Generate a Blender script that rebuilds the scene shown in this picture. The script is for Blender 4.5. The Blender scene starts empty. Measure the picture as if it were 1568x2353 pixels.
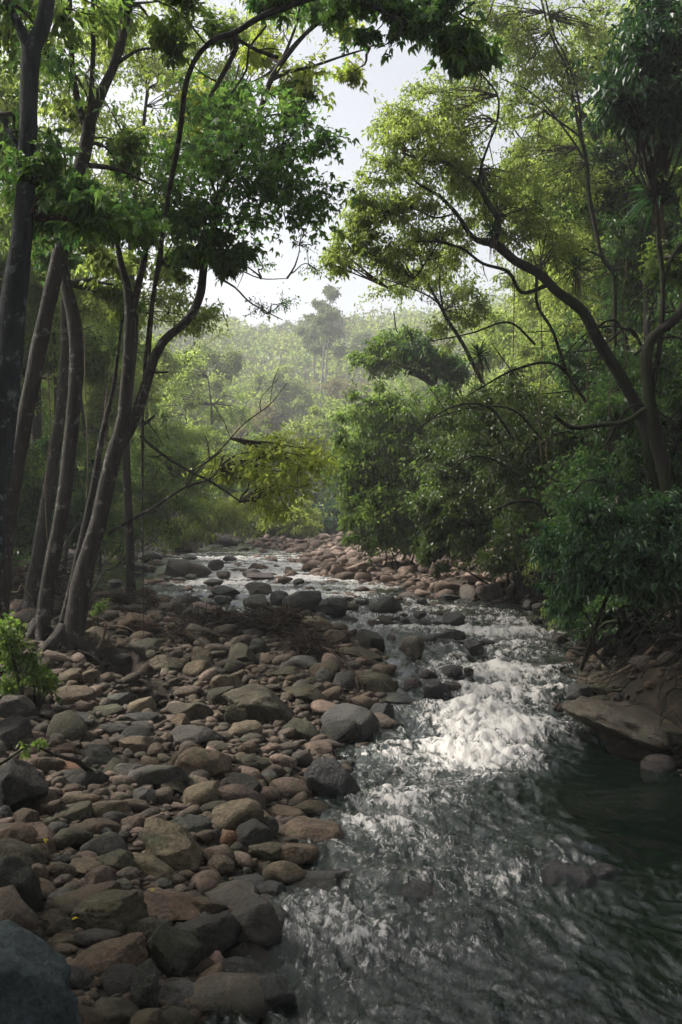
import bpy, bmesh, math, random
import numpy as np
rng = np.random.default_rng(7)
random.seed(7); HAZE = 0.0017
S = bpy.context.scene
COL = S.collection

# ---------------------------------------------------------------- camera
H = 2.2; F = 2288.0; CX = 784.0; CY = 1176.5
cd = bpy.data.cameras.new("camera"); cam = bpy.data.objects.new("camera", cd); COL.objects.link(cam)
cam.location = (0, 0, H); cam.rotation_euler = (math.radians(90), 0, 0)
cd.sensor_fit = 'VERTICAL'; cd.sensor_height = 36; cd.sensor_width = 24; cd.lens = 35.0
cd.clip_start = 0.05; cd.clip_end = 3000
S.camera = cam

# ---------------------------------------------------------------- world and sun
SUN_EL = 46.0; SUN_AZ = -70.0     # azimuth from +Y, clockwise positive
w = bpy.data.worlds.new("World"); S.world = w; w.use_nodes = True
nt = w.node_tree; bg = nt.nodes['Background']
sky = nt.nodes.new('ShaderNodeTexSky'); sky.sky_type = 'NISHITA'; sky.sun_disc = False
sky.sun_elevation = math.radians(SUN_EL); sky.sun_rotation = math.radians(SUN_AZ)
sky.air_density = 1.0; sky.dust_density = 4.0; sky.ozone_density = 1.0
hs = nt.nodes.new('ShaderNodeHueSaturation'); hs.inputs['Saturation'].default_value = 0.32
hs.inputs['Value'].default_value = 1.0
nt.links.new(sky.outputs[0], hs.inputs['Color']); nt.links.new(hs.outputs[0], bg.inputs[0])
bg.inputs[1].default_value = 0.094
sd = bpy.data.lights.new("sun", 'SUN'); so = bpy.data.objects.new("sun", sd); COL.objects.link(so)
sd.energy = 4.6; sd.angle = math.radians(16); sd.color = (1.0, 0.955, 0.87)
az = math.radians(SUN_AZ); el = math.radians(SUN_EL)
from mathutils import Vector, Matrix, Quaternion
sv = Vector((math.sin(az)*math.cos(el), math.cos(az)*math.cos(el), math.sin(el)))
so.rotation_euler = (-sv).to_track_quat('-Z', 'Y').to_euler()
so.location = (0, 0, 40)
S.view_settings.view_transform = 'Standard'; S.view_settings.look = 'None'
S.view_settings.exposure = 1.05; S.view_settings.gamma = 1.0
cy = S.cycles
cy.use_adaptive_sampling = True; cy.adaptive_threshold = 0.03
cy.max_bounces = 8; cy.diffuse_bounces = 3; cy.glossy_bounces = 3; cy.transmission_bounces = 4
cy.volume_bounces = 1; cy.transparent_max_bounces = 4
cy.use_denoising = True
cy.caustics_reflective = False; cy.caustics_refractive = False
cy.sample_clamp_indirect = 6.0

# ---------------------------------------------------------------- maths helpers
def px(x, y, d):                                   # picture measurement at a distance -> metres
    return np.array([(x-CX)/F*d, d, H-(y-CY)/F*d])
_perm = rng.permutation(256); _perm = np.concatenate([_perm]*3)
_grad = rng.normal(size=(256, 3)); _grad /= np.linalg.norm(_grad, axis=1)[:, None]
def noise(p):
    p = np.asarray(p, float); pi = np.floor(p).astype(int); pf = p-pi
    u = pf*pf*pf*(pf*(pf*6-15)+10); out = 0
    for dx in (0, 1):
        for dy in (0, 1):
            for dz in (0, 1):
                h = _perm[(_perm[(_perm[(pi[:, 0]+dx) & 255]+pi[:, 1]+dy) & 255]+pi[:, 2]+dz) & 255]
                g = _grad[h]
                dot = g[:, 0]*(pf[:, 0]-dx)+g[:, 1]*(pf[:, 1]-dy)+g[:, 2]*(pf[:, 2]-dz)
                wt = (u[:, 0] if dx else 1-u[:, 0])*(u[:, 1] if dy else 1-u[:, 1])*(u[:, 2] if dz else 1-u[:, 2])
                out = out+wt*dot
    return out
def fbm(p, o=4, lac=2.1, g=0.5):
    a = 1; s = 0; p = np.asarray(p, float)
    for i in range(o):
        s = s+a*noise(p+i*17.3); p = p*lac; a *= g
    return s
def sm(x, a, b):
    t = np.clip((x-a)/(b-a), 0, 1); return t*t*(3-2*t)

# ---------------------------------------------------------------- terrain
def W(y): return np.interp(y, [-60, 9.3, 11, 12.0, 14, 16.5, 22, 50, 75], [0, 0, .16, .20, .32, .45, .56, .88, 1.0])
def onwater(x, y):
    d = 8.0
    for _ in range(60):
        d = 0.5*d+0.5*min((H-float(W(d)))*F/max(y-CY, 12), 75)
    return ((x-CX)/F*d, d)
WP = [(560,2700),(600,2353),(628,2250),(618,2140),(600,2075),(680,2085),(790,2050),(830,1985),(815,1900),(800,1905),(770,1850),(765,1820),
      (830,1790),(850,1700),(905,1660),(960,1620),(930,1560),(890,1520),(905,1480),(860,1460),(760,1440),(700,1425),(560,1418),(465,1400),(340,1372),
      (225,1368),(222,1300),(250,1290),(340,1275),(380,1262),(470,1250),(560,1237),(610,1236),(566,1243),(572,1254),(690,1278),(690,1300),(720,1325),
      (800,1338),(900,1352),(980,1372),(1100,1385),(1200,1398),(1290,1428),(1330,1500),(1310,1560),(1290,1620),(1340,1700),(1400,1735),(1568,1770),(1800,1850),(2600,2500),(2600,5200),(500,5200)]
WPw = np.array([onwater(*p) for p in WP])
DIPS = [np.array([onwater(*p) for p in q]) for q in (
    [(228,1555),(300,1550),(352,1572),(350,1612),(262,1618),(215,1590)],
    [(300,1655),(352,1632),(398,1640),(392,1662),(352,1690),(300,1688)])]
def poly_sd(P, x, y):                             # positive outside
    x = np.asarray(x, float); y = np.asarray(y, float)
    d = np.full(x.shape, 1e9); ins = np.zeros(x.shape, bool)
    for i in range(len(P)):
        ax, ay = P[i]; bx, by = P[(i+1) % len(P)]
        ex, ey = bx-ax, by-ay; L = ex*ex+ey*ey+1e-12
        t = np.clip(((x-ax)*ex+(y-ay)*ey)/L, 0, 1)
        d = np.minimum(d, np.hypot(x-ax-t*ex, y-ay-t*ey))
        c = ((ay > y) != (by > y)) & (x < (bx-ax)*(y-ay)/(by-ay+1e-12)+ax)
        ins ^= c
    return np.where(ins, -d, d)
def hill(x, y):
    r = 25.5*sm(y, 62, 168)*(1+0.10*np.sin(x*0.045+0.6)+0.05*np.sin(x*.13))
    side = 7*sm(np.abs(x-2)-9-0.25*y*0, 0, 30)*sm(y, 8, 40)
    return r+side
def ground(x, y):
    x = np.asarray(x, float); y = np.asarray(y, float)
    sd = poly_sd(WPw, x, y)
    right = sm(x, 1.8, 2.6)*(1-sm(y, 24, 34))
    l = np.where(sd < 0, np.maximum(sd*0.35, -0.45), 0)
    left = (1-.55*sm(y, 22, 30)*(x > -2.5))*(0.16*sm(sd, 0, .9)+0.07*np.clip(sd-.6, 0, 4)+0.12*np.clip(sd-4, 0, 6))
    rt = 0.75*sm(sd, 0, 1.1)+0.25*np.clip(sd-1, 0, 5)
    l = l+np.where(sd > 0, left*(1-right)+rt*right, 0)
    for q in DIPS:
        l = l-0.5*(1-sm(poly_sd(q, x, y), -.25, .18))*np.where(l > -.2, 1, 0)
    n = 0.07*fbm(np.stack([x*.9, y*.9, x*0], 1).reshape(-1, 3), 3).reshape(x.shape) if x.ndim == 1 else 0
    return W(y)+l+n*(sd > -.3)+hill(x, y)
def g1(x, y): return float(ground(np.array([x]), np.array([y]))[0])

# ---------------------------------------------------------------- mesh helpers
class MB:
    def __init__(s): s.v = []; s.f = {3: [], 4: []}; s.a = []; s.m = {3: [], 4: []}; s.n = 0
    def add(s, v, f, a=None, mi=0):
        v = np.asarray(v, np.float32).reshape(-1, 3); f = np.asarray(f, np.int64)
        if len(v) == 0 or len(f) == 0: return
        k = f.shape[1]
        s.v.append(v); s.f[k].append(f+s.n); s.m[k].append(np.full(len(f), mi, np.int32))
        s.a.append(np.zeros(len(v), np.float32) if a is None else np.broadcast_to(np.asarray(a, np.float32), (len(v),)))
        s.n += len(v)
    def build(s, name, mats, parent=None, origin=(0, 0, 0), smooth=False):
        me = bpy.data.meshes.new(name)
        if s.n:
            v = np.concatenate(s.v)-np.asarray(origin, np.float32)
            f3 = np.concatenate(s.f[3]) if s.f[3] else np.zeros((0, 3), int)
            f4 = np.concatenate(s.f[4]) if s.f[4] else np.zeros((0, 4), int)
            mi = np.concatenate(s.m[3]+s.m[4])
            me.vertices.add(len(v)); me.vertices.foreach_set('co', v.ravel())
            li = np.concatenate([f3.ravel(), f4.ravel()]).astype(np.int32)
            me.loops.add(len(li)); me.loops.foreach_set('vertex_index', li)
            tot = np.concatenate([np.full(len(f3), 3), np.full(len(f4), 4)]).astype(np.int32)
            st = np.concatenate([[0], np.cumsum(tot)[:-1]]).astype(np.int32)
            me.polygons.add(len(tot)); me.polygons.foreach_set('loop_start', st); me.polygons.foreach_set('loop_total', tot)
            me.polygons.foreach_set('material_index', mi)
            me.polygons.foreach_set('use_smooth', np.full(len(tot), smooth))
            at = me.attributes.new('v', 'FLOAT', 'POINT'); at.data.foreach_set('value', np.concatenate(s.a))
            me.update(calc_edges=True); me.validate()
        for m in (mats if isinstance(mats, (list, tuple)) else [mats]): me.materials.append(m)
        o = bpy.data.objects.new(name, me); COL.objects.link(o)
        if parent is not None: o.parent = parent
        else: o.location = origin
        return o
def tag(o, label=None, cat=None, group=None, kind=None):
    for k, v in (('label', label), ('category', cat), ('group', group), ('kind', kind)):
        if v: o[k] = v
    return o
def empty(name, loc, label, cat, group=None):
    o = bpy.data.objects.new(name, None); COL.objects.link(o); o.location = loc; o.empty_display_size = .2
    return tag(o, label, cat, group)
def spline(P, R, step):
    P = np.asarray(P, float); R = np.asarray(R, float); out = []; ro = []
    Q = np.vstack([2*P[0]-P[1], P, 2*P[-1]-P[-2]])
    for i in range(len(P)-1):
        p0, p1, p2, p3 = Q[i:i+4]; n = max(1, int(np.linalg.norm(p2-p1)/step))
        for k in range(n):
            t = k/n
            out.append(.5*((2*p1)+(-p0+p2)*t+(2*p0-5*p1+4*p2-p3)*t*t+(-p0+3*p1-3*p2+p3)*t**3)); ro.append(R[i]+(R[i+1]-R[i])*t)
    out.append(P[-1]); ro.append(R[-1]); return np.array(out), np.array(ro)
def tube(mb, P, R, sides=8, step=None, mi=0, rough=0.0, a=0.0, cap=True):
    R = np.asarray(R, float)
    if step: P, R = spline(P, R, step)
    P = np.asarray(P, float); n = len(P)
    T = np.gradient(P, axis=0); T /= np.linalg.norm(T, axis=1)[:, None]+1e-9
    up = np.array([0.3, 1, 0.1]) if abs(T[0, 1]) < .8 else np.array([1, 0, 0.2])
    A = np.cross(T, up); A /= np.linalg.norm(A, axis=1)[:, None]+1e-9; B = np.cross(T, A)
    th = np.linspace(0, 2*math.pi, sides, endpoint=False)
    ring = A[:, None]*np.cos(th)[None, :, None]+B[:, None]*np.sin(th)[None, :, None]
    rr = np.repeat(R[:, None], sides, 1)
    if rough:
        q = (P[:, None]+ring*R[:, None, None]).reshape(-1, 3)
        rr = rr*(1+rough*fbm(q*np.array([6, 6, 2.2]), 3).reshape(n, sides)+rough*.8*fbm(q*2.0, 2).reshape(n, sides))
    V = P[:, None]+ring*rr[..., None]
    i = np.arange(n-1)[:, None]*sides; j = np.arange(sides)[None]; j2 = (j+1) % sides
    f = np.stack([i+j, i+j2, i+sides+j2, i+sides+j], -1).reshape(-1, 4)
    mb.add(V.reshape(-1, 3), f, a, mi)
    if cap:
        c = np.vstack([V[-1], P[-1]+T[-1]*R[-1]*.3]); k = np.arange(sides)
        mb.add(c, np.stack([k, (k+1) % sides, np.full(sides, sides)], 1), a, mi)
def tubes_many(mb, C, R, sides=3, a=0.0, mi=0):     # C (n,m,3) centre lines, R (n,m)
    n, m, _ = C.shape
    T = np.gradient(C, axis=1); T /= np.linalg.norm(T, axis=2)[..., None]+1e-9
    up = np.array([.31, .52, .79]); A = np.cross(T, up); A /= np.linalg.norm(A, axis=2)[..., None]+1e-9; B = np.cross(T, A)
    th = np.linspace(0, 2*math.pi, sides, endpoint=False)
    V = C[:, :, None]+(A[:, :, None]*np.cos(th)[:, None]+B[:, :, None]*np.sin(th)[:, None])*R[:, :, None, None]
    b = (np.arange(n)*m*sides)[:, None, None]; i = (np.arange(m-1)*sides)[None, :, None]; j = np.arange(sides)[None, None]; j2 = (j+1) % sides
    f = np.stack([b+i+j, b+i+j2, b+i+sides+j2, b+i+sides+j], -1).reshape(-1, 4)
    mb.add(V.reshape(-1, 3), f, a, mi)
def unit(v): return v/(np.linalg.norm(v, axis=-1, keepdims=True)+1e-9)
def leaves(mb, P, D, L, wid=.45, a=None, mi=0, flat=.6, kind='simple', droop=.25):
    n = len(P); D = unit(D); L = np.broadcast_to(np.asarray(L, float), (n,))[:, None]
    N = unit(rng.normal(size=(n, 3))*(1-flat)+np.array([0, 0, 1.0])*flat)
    Sd = unit(np.cross(D, N)); N = np.cross(Sd, D)
    if a is None: a = rng.random(n)
    def one(Dr, Sr, Ls):
        b = P; m = P+Dr*Ls*.45; tip = P+Dr*Ls*(1-.08)-np.array([0, 0, 1])*Ls*droop
        l = m+Sr*Ls*wid*.5+N*Ls*.07; r = m-Sr*Ls*wid*.5+N*Ls*.07
        V = np.stack([b, l, tip, r], 1).reshape(-1, 3)
        f = np.arange(n)[:, None]*4+np.arange(4)[None]
        mb.add(V, f, np.repeat(a, 4), mi)
    one(D, Sd, L)
    if kind == 'lobed':
        for s in (-1, 1):
            Dr = unit(D*.62+Sd*s*.78); one(Dr, np.cross(N, Dr), L*.72)

# ---------------------------------------------------------------- materials
def mat(name):
    m = bpy.data.materials.new(name); m.use_nodes = True; n = m.node_tree; n.nodes.clear()
    return m, n, n.nodes.new('ShaderNodeOutputMaterial')
def nd(n, t, ins=None, **kw):
    x = n.nodes.new(t)
    for k, v in kw.items(): setattr(x, k, v)
    for k, v in (ins or {}).items():
        if isinstance(v, bpy.types.NodeSocket): n.links.new(v, x.inputs[k])
        else: x.inputs[k].default_value = v
    return x
def ramp(n, fac, stops):
    r = n.nodes.new('ShaderNodeValToRGB'); n.links.new(fac, r.inputs[0]); e = r.color_ramp.elements
    while len(e) < len(stops): e.new(.5)
    for q, (p, c) in zip(e, stops): q.position = p; q.color = (*c, 1) if len(c) == 3 else c
    return r.outputs[0]
def mixc(n, f, a, b, mode='MIX'):
    x = n.nodes.new('ShaderNodeMix'); x.data_type = 'RGBA'; x.blend_type = mode
    for s, v in ((0, f), (6, a), (7, b)):
        if isinstance(v, bpy.types.NodeSocket): n.links.new(v, x.inputs[s])
        else: x.inputs[s].default_value = v if s == 0 else (*v, 1)
    return x.outputs[2]
def leaf_mat(name, c0, c1, c2, trans=.45, tcol=1.6, rough=.42, spec=.35):
    m, n, out = mat(name)
    a = nd(n, 'ShaderNodeAttribute', attribute_name='v')
    geo = nd(n, 'ShaderNodeNewGeometry')
    ns = nd(n, 'ShaderNodeTexNoise', {'Vector': geo.outputs['Position'], 'Scale': .9, 'Detail': 2.0})
    add = nd(n, 'ShaderNodeMath', {0: a.outputs['Fac'], 1: ns.outputs['Fac']}, operation='ADD')
    sc = nd(n, 'ShaderNodeMath', {0: add.outputs[0], 1: -.25}, operation='ADD')
    c = ramp(n, sc.outputs[0], [(0.1, c0), (.55, c1), (1.0, c2)])
    p = nd(n, 'ShaderNodeBsdfPrincipled', {'Base Color': c, 'Roughness': rough, 'Specular IOR Level': spec})
    tc = mixc(n, 1.0, c, (tcol*.88, tcol, tcol*.62), 'MULTIPLY')
    t = nd(n, 'ShaderNodeBsdfTranslucent', {'Color': tc})
    mx = nd(n, 'ShaderNodeMixShader', {0: trans, 1: p.outputs[0], 2: t.outputs[0]})
    n.links.new(mx.outputs[0], out.inputs[0]); return m
def bark_mat(name, c0, c1, lich, lf=.55, scale=1.0, moss=None):
    m, n, out = mat(name)
    g = nd(n, 'ShaderNodeNewGeometry'); mp = nd(n, 'ShaderNodeMapping', {'Vector': g.outputs['Position'], 'Scale': (9*scale, 9*scale, 2.2*scale)})
    a = nd(n, 'ShaderNodeTexNoise', {'Vector': mp.outputs[0], 'Scale': 1.6, 'Detail': 6.0, 'Roughness': .7})
    b = nd(n, 'ShaderNodeTexNoise', {'Vector': g.outputs['Position'], 'Scale': 8*scale, 'Detail': 6.0, 'Roughness': .72})
    base = ramp(n, a.outputs['Fac'], [(.35, c0), (.65, c1)])
    lm = ramp(n, b.outputs['Fac'], [(lf, (0, 0, 0)), (lf+.06, (1, 1, 1))])
    c = mixc(n, lm, base, lich)
    if moss:
        q = nd(n, 'ShaderNodeTexNoise', {'Vector': g.outputs['Position'], 'Scale': 1.7, 'Detail': 4.0})
        mm = ramp(n, q.outputs['Fac'], [(.46, (0, 0, 0)), (.58, (1, 1, 1))]); c = mixc(n, mm, c, moss)
    bp = nd(n, 'ShaderNodeBump', {'Height': a.outputs['Fac'], 'Strength': 1.0, 'Distance': .035})
    p = nd(n, 'ShaderNodeBsdfPrincipled', {'Base Color': c, 'Roughness': .85, 'Specular IOR Level': .2, 'Normal': bp.outputs[0]})
    n.links.new(p.outputs[0], out.inputs[0]); return m
def stone_mat(name, obj=True):
    m, n, out = mat(name)
    tc = nd(n, 'ShaderNodeNewGeometry'); pos = tc.outputs['Position']
    if obj:
        oi = nd(n, 'ShaderNodeObjectInfo'); col = oi.outputs['Color']; wet = oi.outputs['Alpha']
    else:
        at = nd(n, 'ShaderNodeAttribute', attribute_name='v')
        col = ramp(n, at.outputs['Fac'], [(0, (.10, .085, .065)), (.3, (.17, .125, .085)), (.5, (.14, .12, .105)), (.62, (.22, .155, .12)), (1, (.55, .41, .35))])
        wet = None
    a = nd(n, 'ShaderNodeTexNoise', {'Vector': pos, 'Scale': 6.0, 'Detail': 6.0, 'Roughness': .65})
    b = nd(n, 'ShaderNodeTexNoise', {'Vector': pos, 'Scale': 38.0, 'Detail': 5.0, 'Roughness': .7})
    v = nd(n, 'ShaderNodeTexVoronoi', {'Vector': pos, 'Scale': 9.0}, feature='DISTANCE_TO_EDGE')
    f1 = ramp(n, a.outputs['Fac'], [(.3, (.35, .35, .34)), (.7, (.95, .92, .86))])
    f2 = ramp(n, b.outputs['Fac'], [(.35, (.5, .5, .5)), (.62, (1.1, 1.1, 1.1))])
    c = mixc(n, 1.0, mixc(n, 1.0, col, f1, 'MULTIPLY'), f2, 'MULTIPLY')
    q = nd(n, 'ShaderNodeTexNoise', {'Vector': pos, 'Scale': 3.2, 'Detail': 5.0, 'Roughness': .7})
    mm = ramp(n, q.outputs['Fac'], [(.56, (0, 0, 0)), (.66, (.75, .75, .75))])
    c = mixc(n, mm, c, (.055, .06, .03))
    ad = nd(n, 'ShaderNodeMath', {0: a.outputs['Fac'], 1: b.outputs['Fac']}, operation='ADD')
    sx_ = nd(n, 'ShaderNodeSeparateXYZ', {0: pos})    # stones are soaked up to a hand's breadth above the water level
    w1 = nd(n, 'ShaderNodeMapRange', {'Value': sx_.outputs[1], 'From Min': 9.3, 'From Max': 16.5, 'To Min': 0.0, 'To Max': .45})
    w2 = nd(n, 'ShaderNodeMapRange', {'Value': sx_.outputs[1], 'From Min': 16.5, 'From Max': 50.0, 'To Min': 0.0, 'To Max': .43})
    h1 = nd(n, 'ShaderNodeMath', {0: sx_.outputs[2], 1: w1.outputs[0]}, operation='SUBTRACT'); h2 = nd(n, 'ShaderNodeMath', {0: h1.outputs[0], 1: w2.outputs[0]}, operation='SUBTRACT')
    h3 = nd(n, 'ShaderNodeMath', {0: a.outputs['Fac'], 1: -.08}, operation='MULTIPLY'); h4 = nd(n, 'ShaderNodeMath', {0: h2.outputs[0], 1: h3.outputs[0]}, operation='ADD')
    dry = nd(n, 'ShaderNodeMapRange', {'Value': h4.outputs[0], 'From Min': .035, 'From Max': .065}).outputs[0]
    c = mixc(n, dry, mixc(n, 1.0, c, (.38, .36, .34), 'MULTIPLY'), c)
    bp = nd(n, 'ShaderNodeBump', {'Height': ad.outputs[0], 'Strength': 1.0, 'Distance': .03})
    p = nd(n, 'ShaderNodeBsdfPrincipled', {'Base Color': c, 'Roughness': .8, 'Specular IOR Level': .3, 'Normal': bp.outputs[0]})
    if wet is not None:
        r = nd(n, 'ShaderNodeMapRange', {'Value': wet, 'To Min': .13, 'To Max': .8}); rm_ = nd(n, 'ShaderNodeMath', {0: r.outputs[0], 1: nd(n, 'ShaderNodeMapRange', {'Value': dry, 'To Min': .2, 'To Max': .8}).outputs[0]}, operation='MINIMUM'); n.links.new(rm_.outputs[0], p.inputs['Roughness'])
        s = nd(n, 'ShaderNodeMapRange', {'Value': wet, 'To Min': .7, 'To Max': .25}); n.links.new(s.outputs[0], p.inputs['Specular IOR Level'])
    n.links.new(p.outputs[0], out.inputs[0]); return m
M = {}
M['stone'] = stone_mat('river_stone'); M['pebble'] = stone_mat('pebble_stone', False)
M['bark'] = bark_mat('lichen_bark', (.016, .014, .012), (.05, .042, .034), (.15, .145, .13), .575)
M['bark_near'] = bark_mat('grey_bark', (.016, .018, .02), (.045, .047, .048), (.13, .14, .14), .56)
M['bark_moss'] = bark_mat('mossy_bark', (.012, .010, .008), (.034, .027, .020), (.08, .075, .06), .64, moss=(.018, .024, .008))
M['bark_pale'] = bark_mat('pale_bark', (.20, .17, .15), (.32, .29, .26), (.38, .36, .34), .6, .3)
M['twig'] = bark_mat('twig_bark', (.035, .028, .02), (.07, .055, .04), (.10, .09, .07), .7)
M['dead'] = bark_mat('dead_wood', (.10, .07, .05), (.24, .18, .125), (.30, .24, .18), .6)
M['debris'] = bark_mat('flood_debris', (.02, .013, .009), (.075, .05, .034), (.13, .095, .065), .62)
M['lf_dark'] = leaf_mat('deep_green_and_shade_leaves', (.018, .046, .022), (.04, .085, .034), (.085, .14, .045), .5, 1.7)
M['lf_canopy'] = leaf_mat('canopy_leaves', (.025, .065, .026), (.06, .12, .04), (.12, .19, .05), .55, 1.8)
M['lf_mid'] = leaf_mat('mid_green_leaves', (.035, .065, .018), (.08, .125, .03), (.15, .20, .05), .52, 1.8)
M['lf_lime'] = leaf_mat('yellow_green_leaves', (.085, .12, .035), (.165, .20, .06), (.28, .31, .095), .55, 1.75)
M['lf_fresh'] = leaf_mat('fresh_lime_leaves', (.13, .17, .04), (.23, .27, .06), (.36, .37, .09), .55, 1.6)
M['lf_shiny'] = leaf_mat('glossy_leaves', (.02, .045, .012), (.05, .085, .02), (.10, .13, .035), .34, 1.6, .45, .55)
M['lf_teal'] = leaf_mat('bluish_green_leaves', (.010, .030, .014), (.02, .055, .024), (.045, .095, .03), .3, 1.4, .42, .4)
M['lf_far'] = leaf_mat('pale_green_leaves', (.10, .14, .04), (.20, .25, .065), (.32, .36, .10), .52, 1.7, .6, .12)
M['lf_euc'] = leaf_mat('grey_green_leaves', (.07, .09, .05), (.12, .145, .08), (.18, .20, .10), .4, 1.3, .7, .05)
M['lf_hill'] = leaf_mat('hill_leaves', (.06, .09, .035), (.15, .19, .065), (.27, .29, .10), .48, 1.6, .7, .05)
M['lf_rust'] = leaf_mat('dry_brown_leaves', (.14, .10, .06), (.20, .16, .095), (.25, .22, .12), .4, 1.2, .7, .05)
# ---------------------------------------------------------------- riverbed and banks, one sheet to the horizon
def axis(segs):
    out = []
    for a, b, n in segs: out += list(np.linspace(a, b, n, endpoint=False))
    return np.array(out+[segs[-1][1]])
gx = axis([(-1500, -200, 8), (-200, -40, 26), (-40, -12, 50), (-12, 10, 230), (10, 40, 50), (40, 200, 26), (200, 1500, 8)])
gy = axis([(-300, -20, 6), (-20, 1.5, 20), (1.5, 22, 210), (22, 60, 130), (60, 190, 80), (190, 1600, 12)])
X, Y = np.meshgrid(gx, gy); Z = ground(X.ravel(), Y.ravel())
mb = MB(); nx, ny = len(gx), len(gy)
i = np.arange(ny-1)[:, None]*nx; j = np.arange(nx-1)[None]
mb.add(np.stack([X.ravel(), Y.ravel(), Z], 1), np.stack([i+j, i+j+1, i+j+nx+1, i+j+nx], -1).reshape(-1, 4))
m, n, out = mat('wet_earth_and_litter'); g = nd(n, 'ShaderNodeNewGeometry')
a = nd(n, 'ShaderNodeTexNoise', {'Vector': g.outputs['Position'], 'Scale': 5.0, 'Detail': 8.0, 'Roughness': .75})
b = nd(n, 'ShaderNodeTexVoronoi', {'Vector': g.outputs['Position'], 'Scale': 22.0})
c = ramp(n, a.outputs['Fac'], [(.35, (.012, .010, .007)), (.55, (.035, .026, .018)), (.72, (.085, .06, .042))])
bp = nd(n, 'ShaderNodeBump', {'Height': b.outputs['Distance'], 'Strength': .35, 'Distance': .02})
p = nd(n, 'ShaderNodeBsdfPrincipled', {'Base Color': c, 'Roughness': .9, 'Specular IOR Level': .2, 'Normal': bp.outputs[0]}); n.links.new(p.outputs[0], out.inputs[0])
tag(mb.build('ground', m, smooth=True), kind='structure')

# ---------------------------------------------------------------- water
yy = [1.6]
while yy[-1] < 62: yy.append(yy[-1]+max(.011, yy[-1]*.0044))
yy = np.array(yy); uu = np.linspace(-1, 1, 700)
Yw = np.repeat(yy[:, None], len(uu), 1); Xw = uu[None]*(2.4+.62*yy[:, None])+0.25
x = Xw.ravel(); y = Yw.ravel(); dxp = CX+x/y*F; dyp = CY+(H-W(y))/y*F
def gz(lst):
    s = 0
    for cx_, cy_, rx, ry, a_ in lst: s = s+a_*np.exp(-((dxp-cx_)/rx)**2-((dyp-cy_)/ry)**2)
    return s
rap_sheen = np.clip(gz([(1150, 1690, 180, 90, .9), (1170, 1560, 200, 70, .8), (1150, 1465, 210, 42, .7), (1050, 1770, 150, 60, .5),
                  (900, 1420, 260, 50, .5), (1130, 2050, 190, 40, .42), (1440, 2010, 120, 80, .34), (1060, 2215, 160, 60, .25), (1240, 1755, 130, 22, .4), (600, 1322, 430, 66, 1.1),  # last patch paints pale sky reflection on the upstream water as foam
                  (910, 1860, 150, 180, .5), (730, 2230, 200, 190, .54), (1000, 1960, 230, 160, .12)]), 0, 1.3)  # near-left patches mix real foam with painted sky sheen
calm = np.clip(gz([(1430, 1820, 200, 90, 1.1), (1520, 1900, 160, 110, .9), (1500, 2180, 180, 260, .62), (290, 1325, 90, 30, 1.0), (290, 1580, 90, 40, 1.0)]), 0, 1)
q = np.stack([x, y, x*0], 1); wp = np.stack([fbm(q*.8, 2), fbm(q*.8+9, 2), x*0], 1)*.5
qs = q+wp
ca, sa = math.cos(.35), math.sin(.35); qf = np.stack([qs[:, 0]*ca+qs[:, 1]*sa, -qs[:, 0]*sa+qs[:, 1]*ca, x*0], 1)
r1 = 1-np.abs(fbm(qf*np.array([2.6, 3.6, 1]), 4))*2.2
r2 = fbm(qf*np.array([11, 5.5, 1])+3, 3); r3 = 1-2*np.abs(fbm(qf*np.array([8, 3.6, 1])+8, 3)); r4 = fbm(q*.55+5, 2); r5 = 1-2*np.abs(fbm(qf*np.array([19, 8, 1])+21, 2)); r6 = 1-2*np.abs(fbm(qf*np.array([3.4, 1.9, 1])+31, 3)); near = np.clip(9/y, .35, 1)
near = np.clip(9/y, .35, 1)
band = np.sin(2*math.pi*(y+2.2*wp[:, 0]+.25*x)/1.25); rap_sheen = np.clip(rap_sheen*(1+.35*band+.8*r4), 0, 1.3)
h = rap_sheen*(.055*band*(y < 20)+.045*(r1-.5)+.03*r2)+(1-.93*calm)*(.014*r2+.026*r3+.010*r5*near+.040*r6)*(1.0+.4*rap_sheen)+.03*r4*(1-calm)
h = h*(.55+.45*near)
# smooth humps where hidden rocks lift the surface
for (cx_, cy_, wd, hh) in ((1300, 1975, .30, .11), (940, 2035, .26, .07), (1180, 2010, .22, .05), (1060, 2150, .22, .04)):
    cxw, cyw = onwater(cx_, cy_); h = h+hh*np.exp(-((x-cxw)/wd)**2-((y-cyw)/(wd*.7))**2)
z = W(y)+h
foam = np.clip(rap_sheen*1.0+np.clip(r1-.45, 0, 1)*.35*(.3+rap_sheen)+.22*np.clip(r2*3, -1, 1)*(.4+rap_sheen)-.05, 0, 2)  # white water, plus sky sheen painted in upstream and near left
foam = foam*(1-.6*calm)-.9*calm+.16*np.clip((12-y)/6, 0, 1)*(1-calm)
mb = MB(); nx, ny = len(uu), len(yy); i = np.arange(ny-1)[:, None]*nx; j = np.arange(nx-1)[None]
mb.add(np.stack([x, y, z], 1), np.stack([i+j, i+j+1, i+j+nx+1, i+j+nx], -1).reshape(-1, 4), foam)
m, n, out = mat('river_water'); g = nd(n, 'ShaderNodeNewGeometry')
at = nd(n, 'ShaderNodeAttribute', attribute_name='v')
mp = nd(n, 'ShaderNodeMapping', {'Vector': g.outputs['Position'], 'Rotation': (0, 0, -.35), 'Scale': (1.5, .65, 1)})
wq = nd(n, 'ShaderNodeTexNoise', {'Vector': mp.outputs[0], 'Scale': 3.0, 'Detail': 3.0})
wv = nd(n, 'ShaderNodeVectorMath', {0: wq.outputs['Color'], 1: (.35, .35, 0)}, operation='MULTIPLY')
vv = nd(n, 'ShaderNodeVectorMath', {0: mp.outputs[0], 1: wv.outputs[0]}, operation='ADD')
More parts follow.
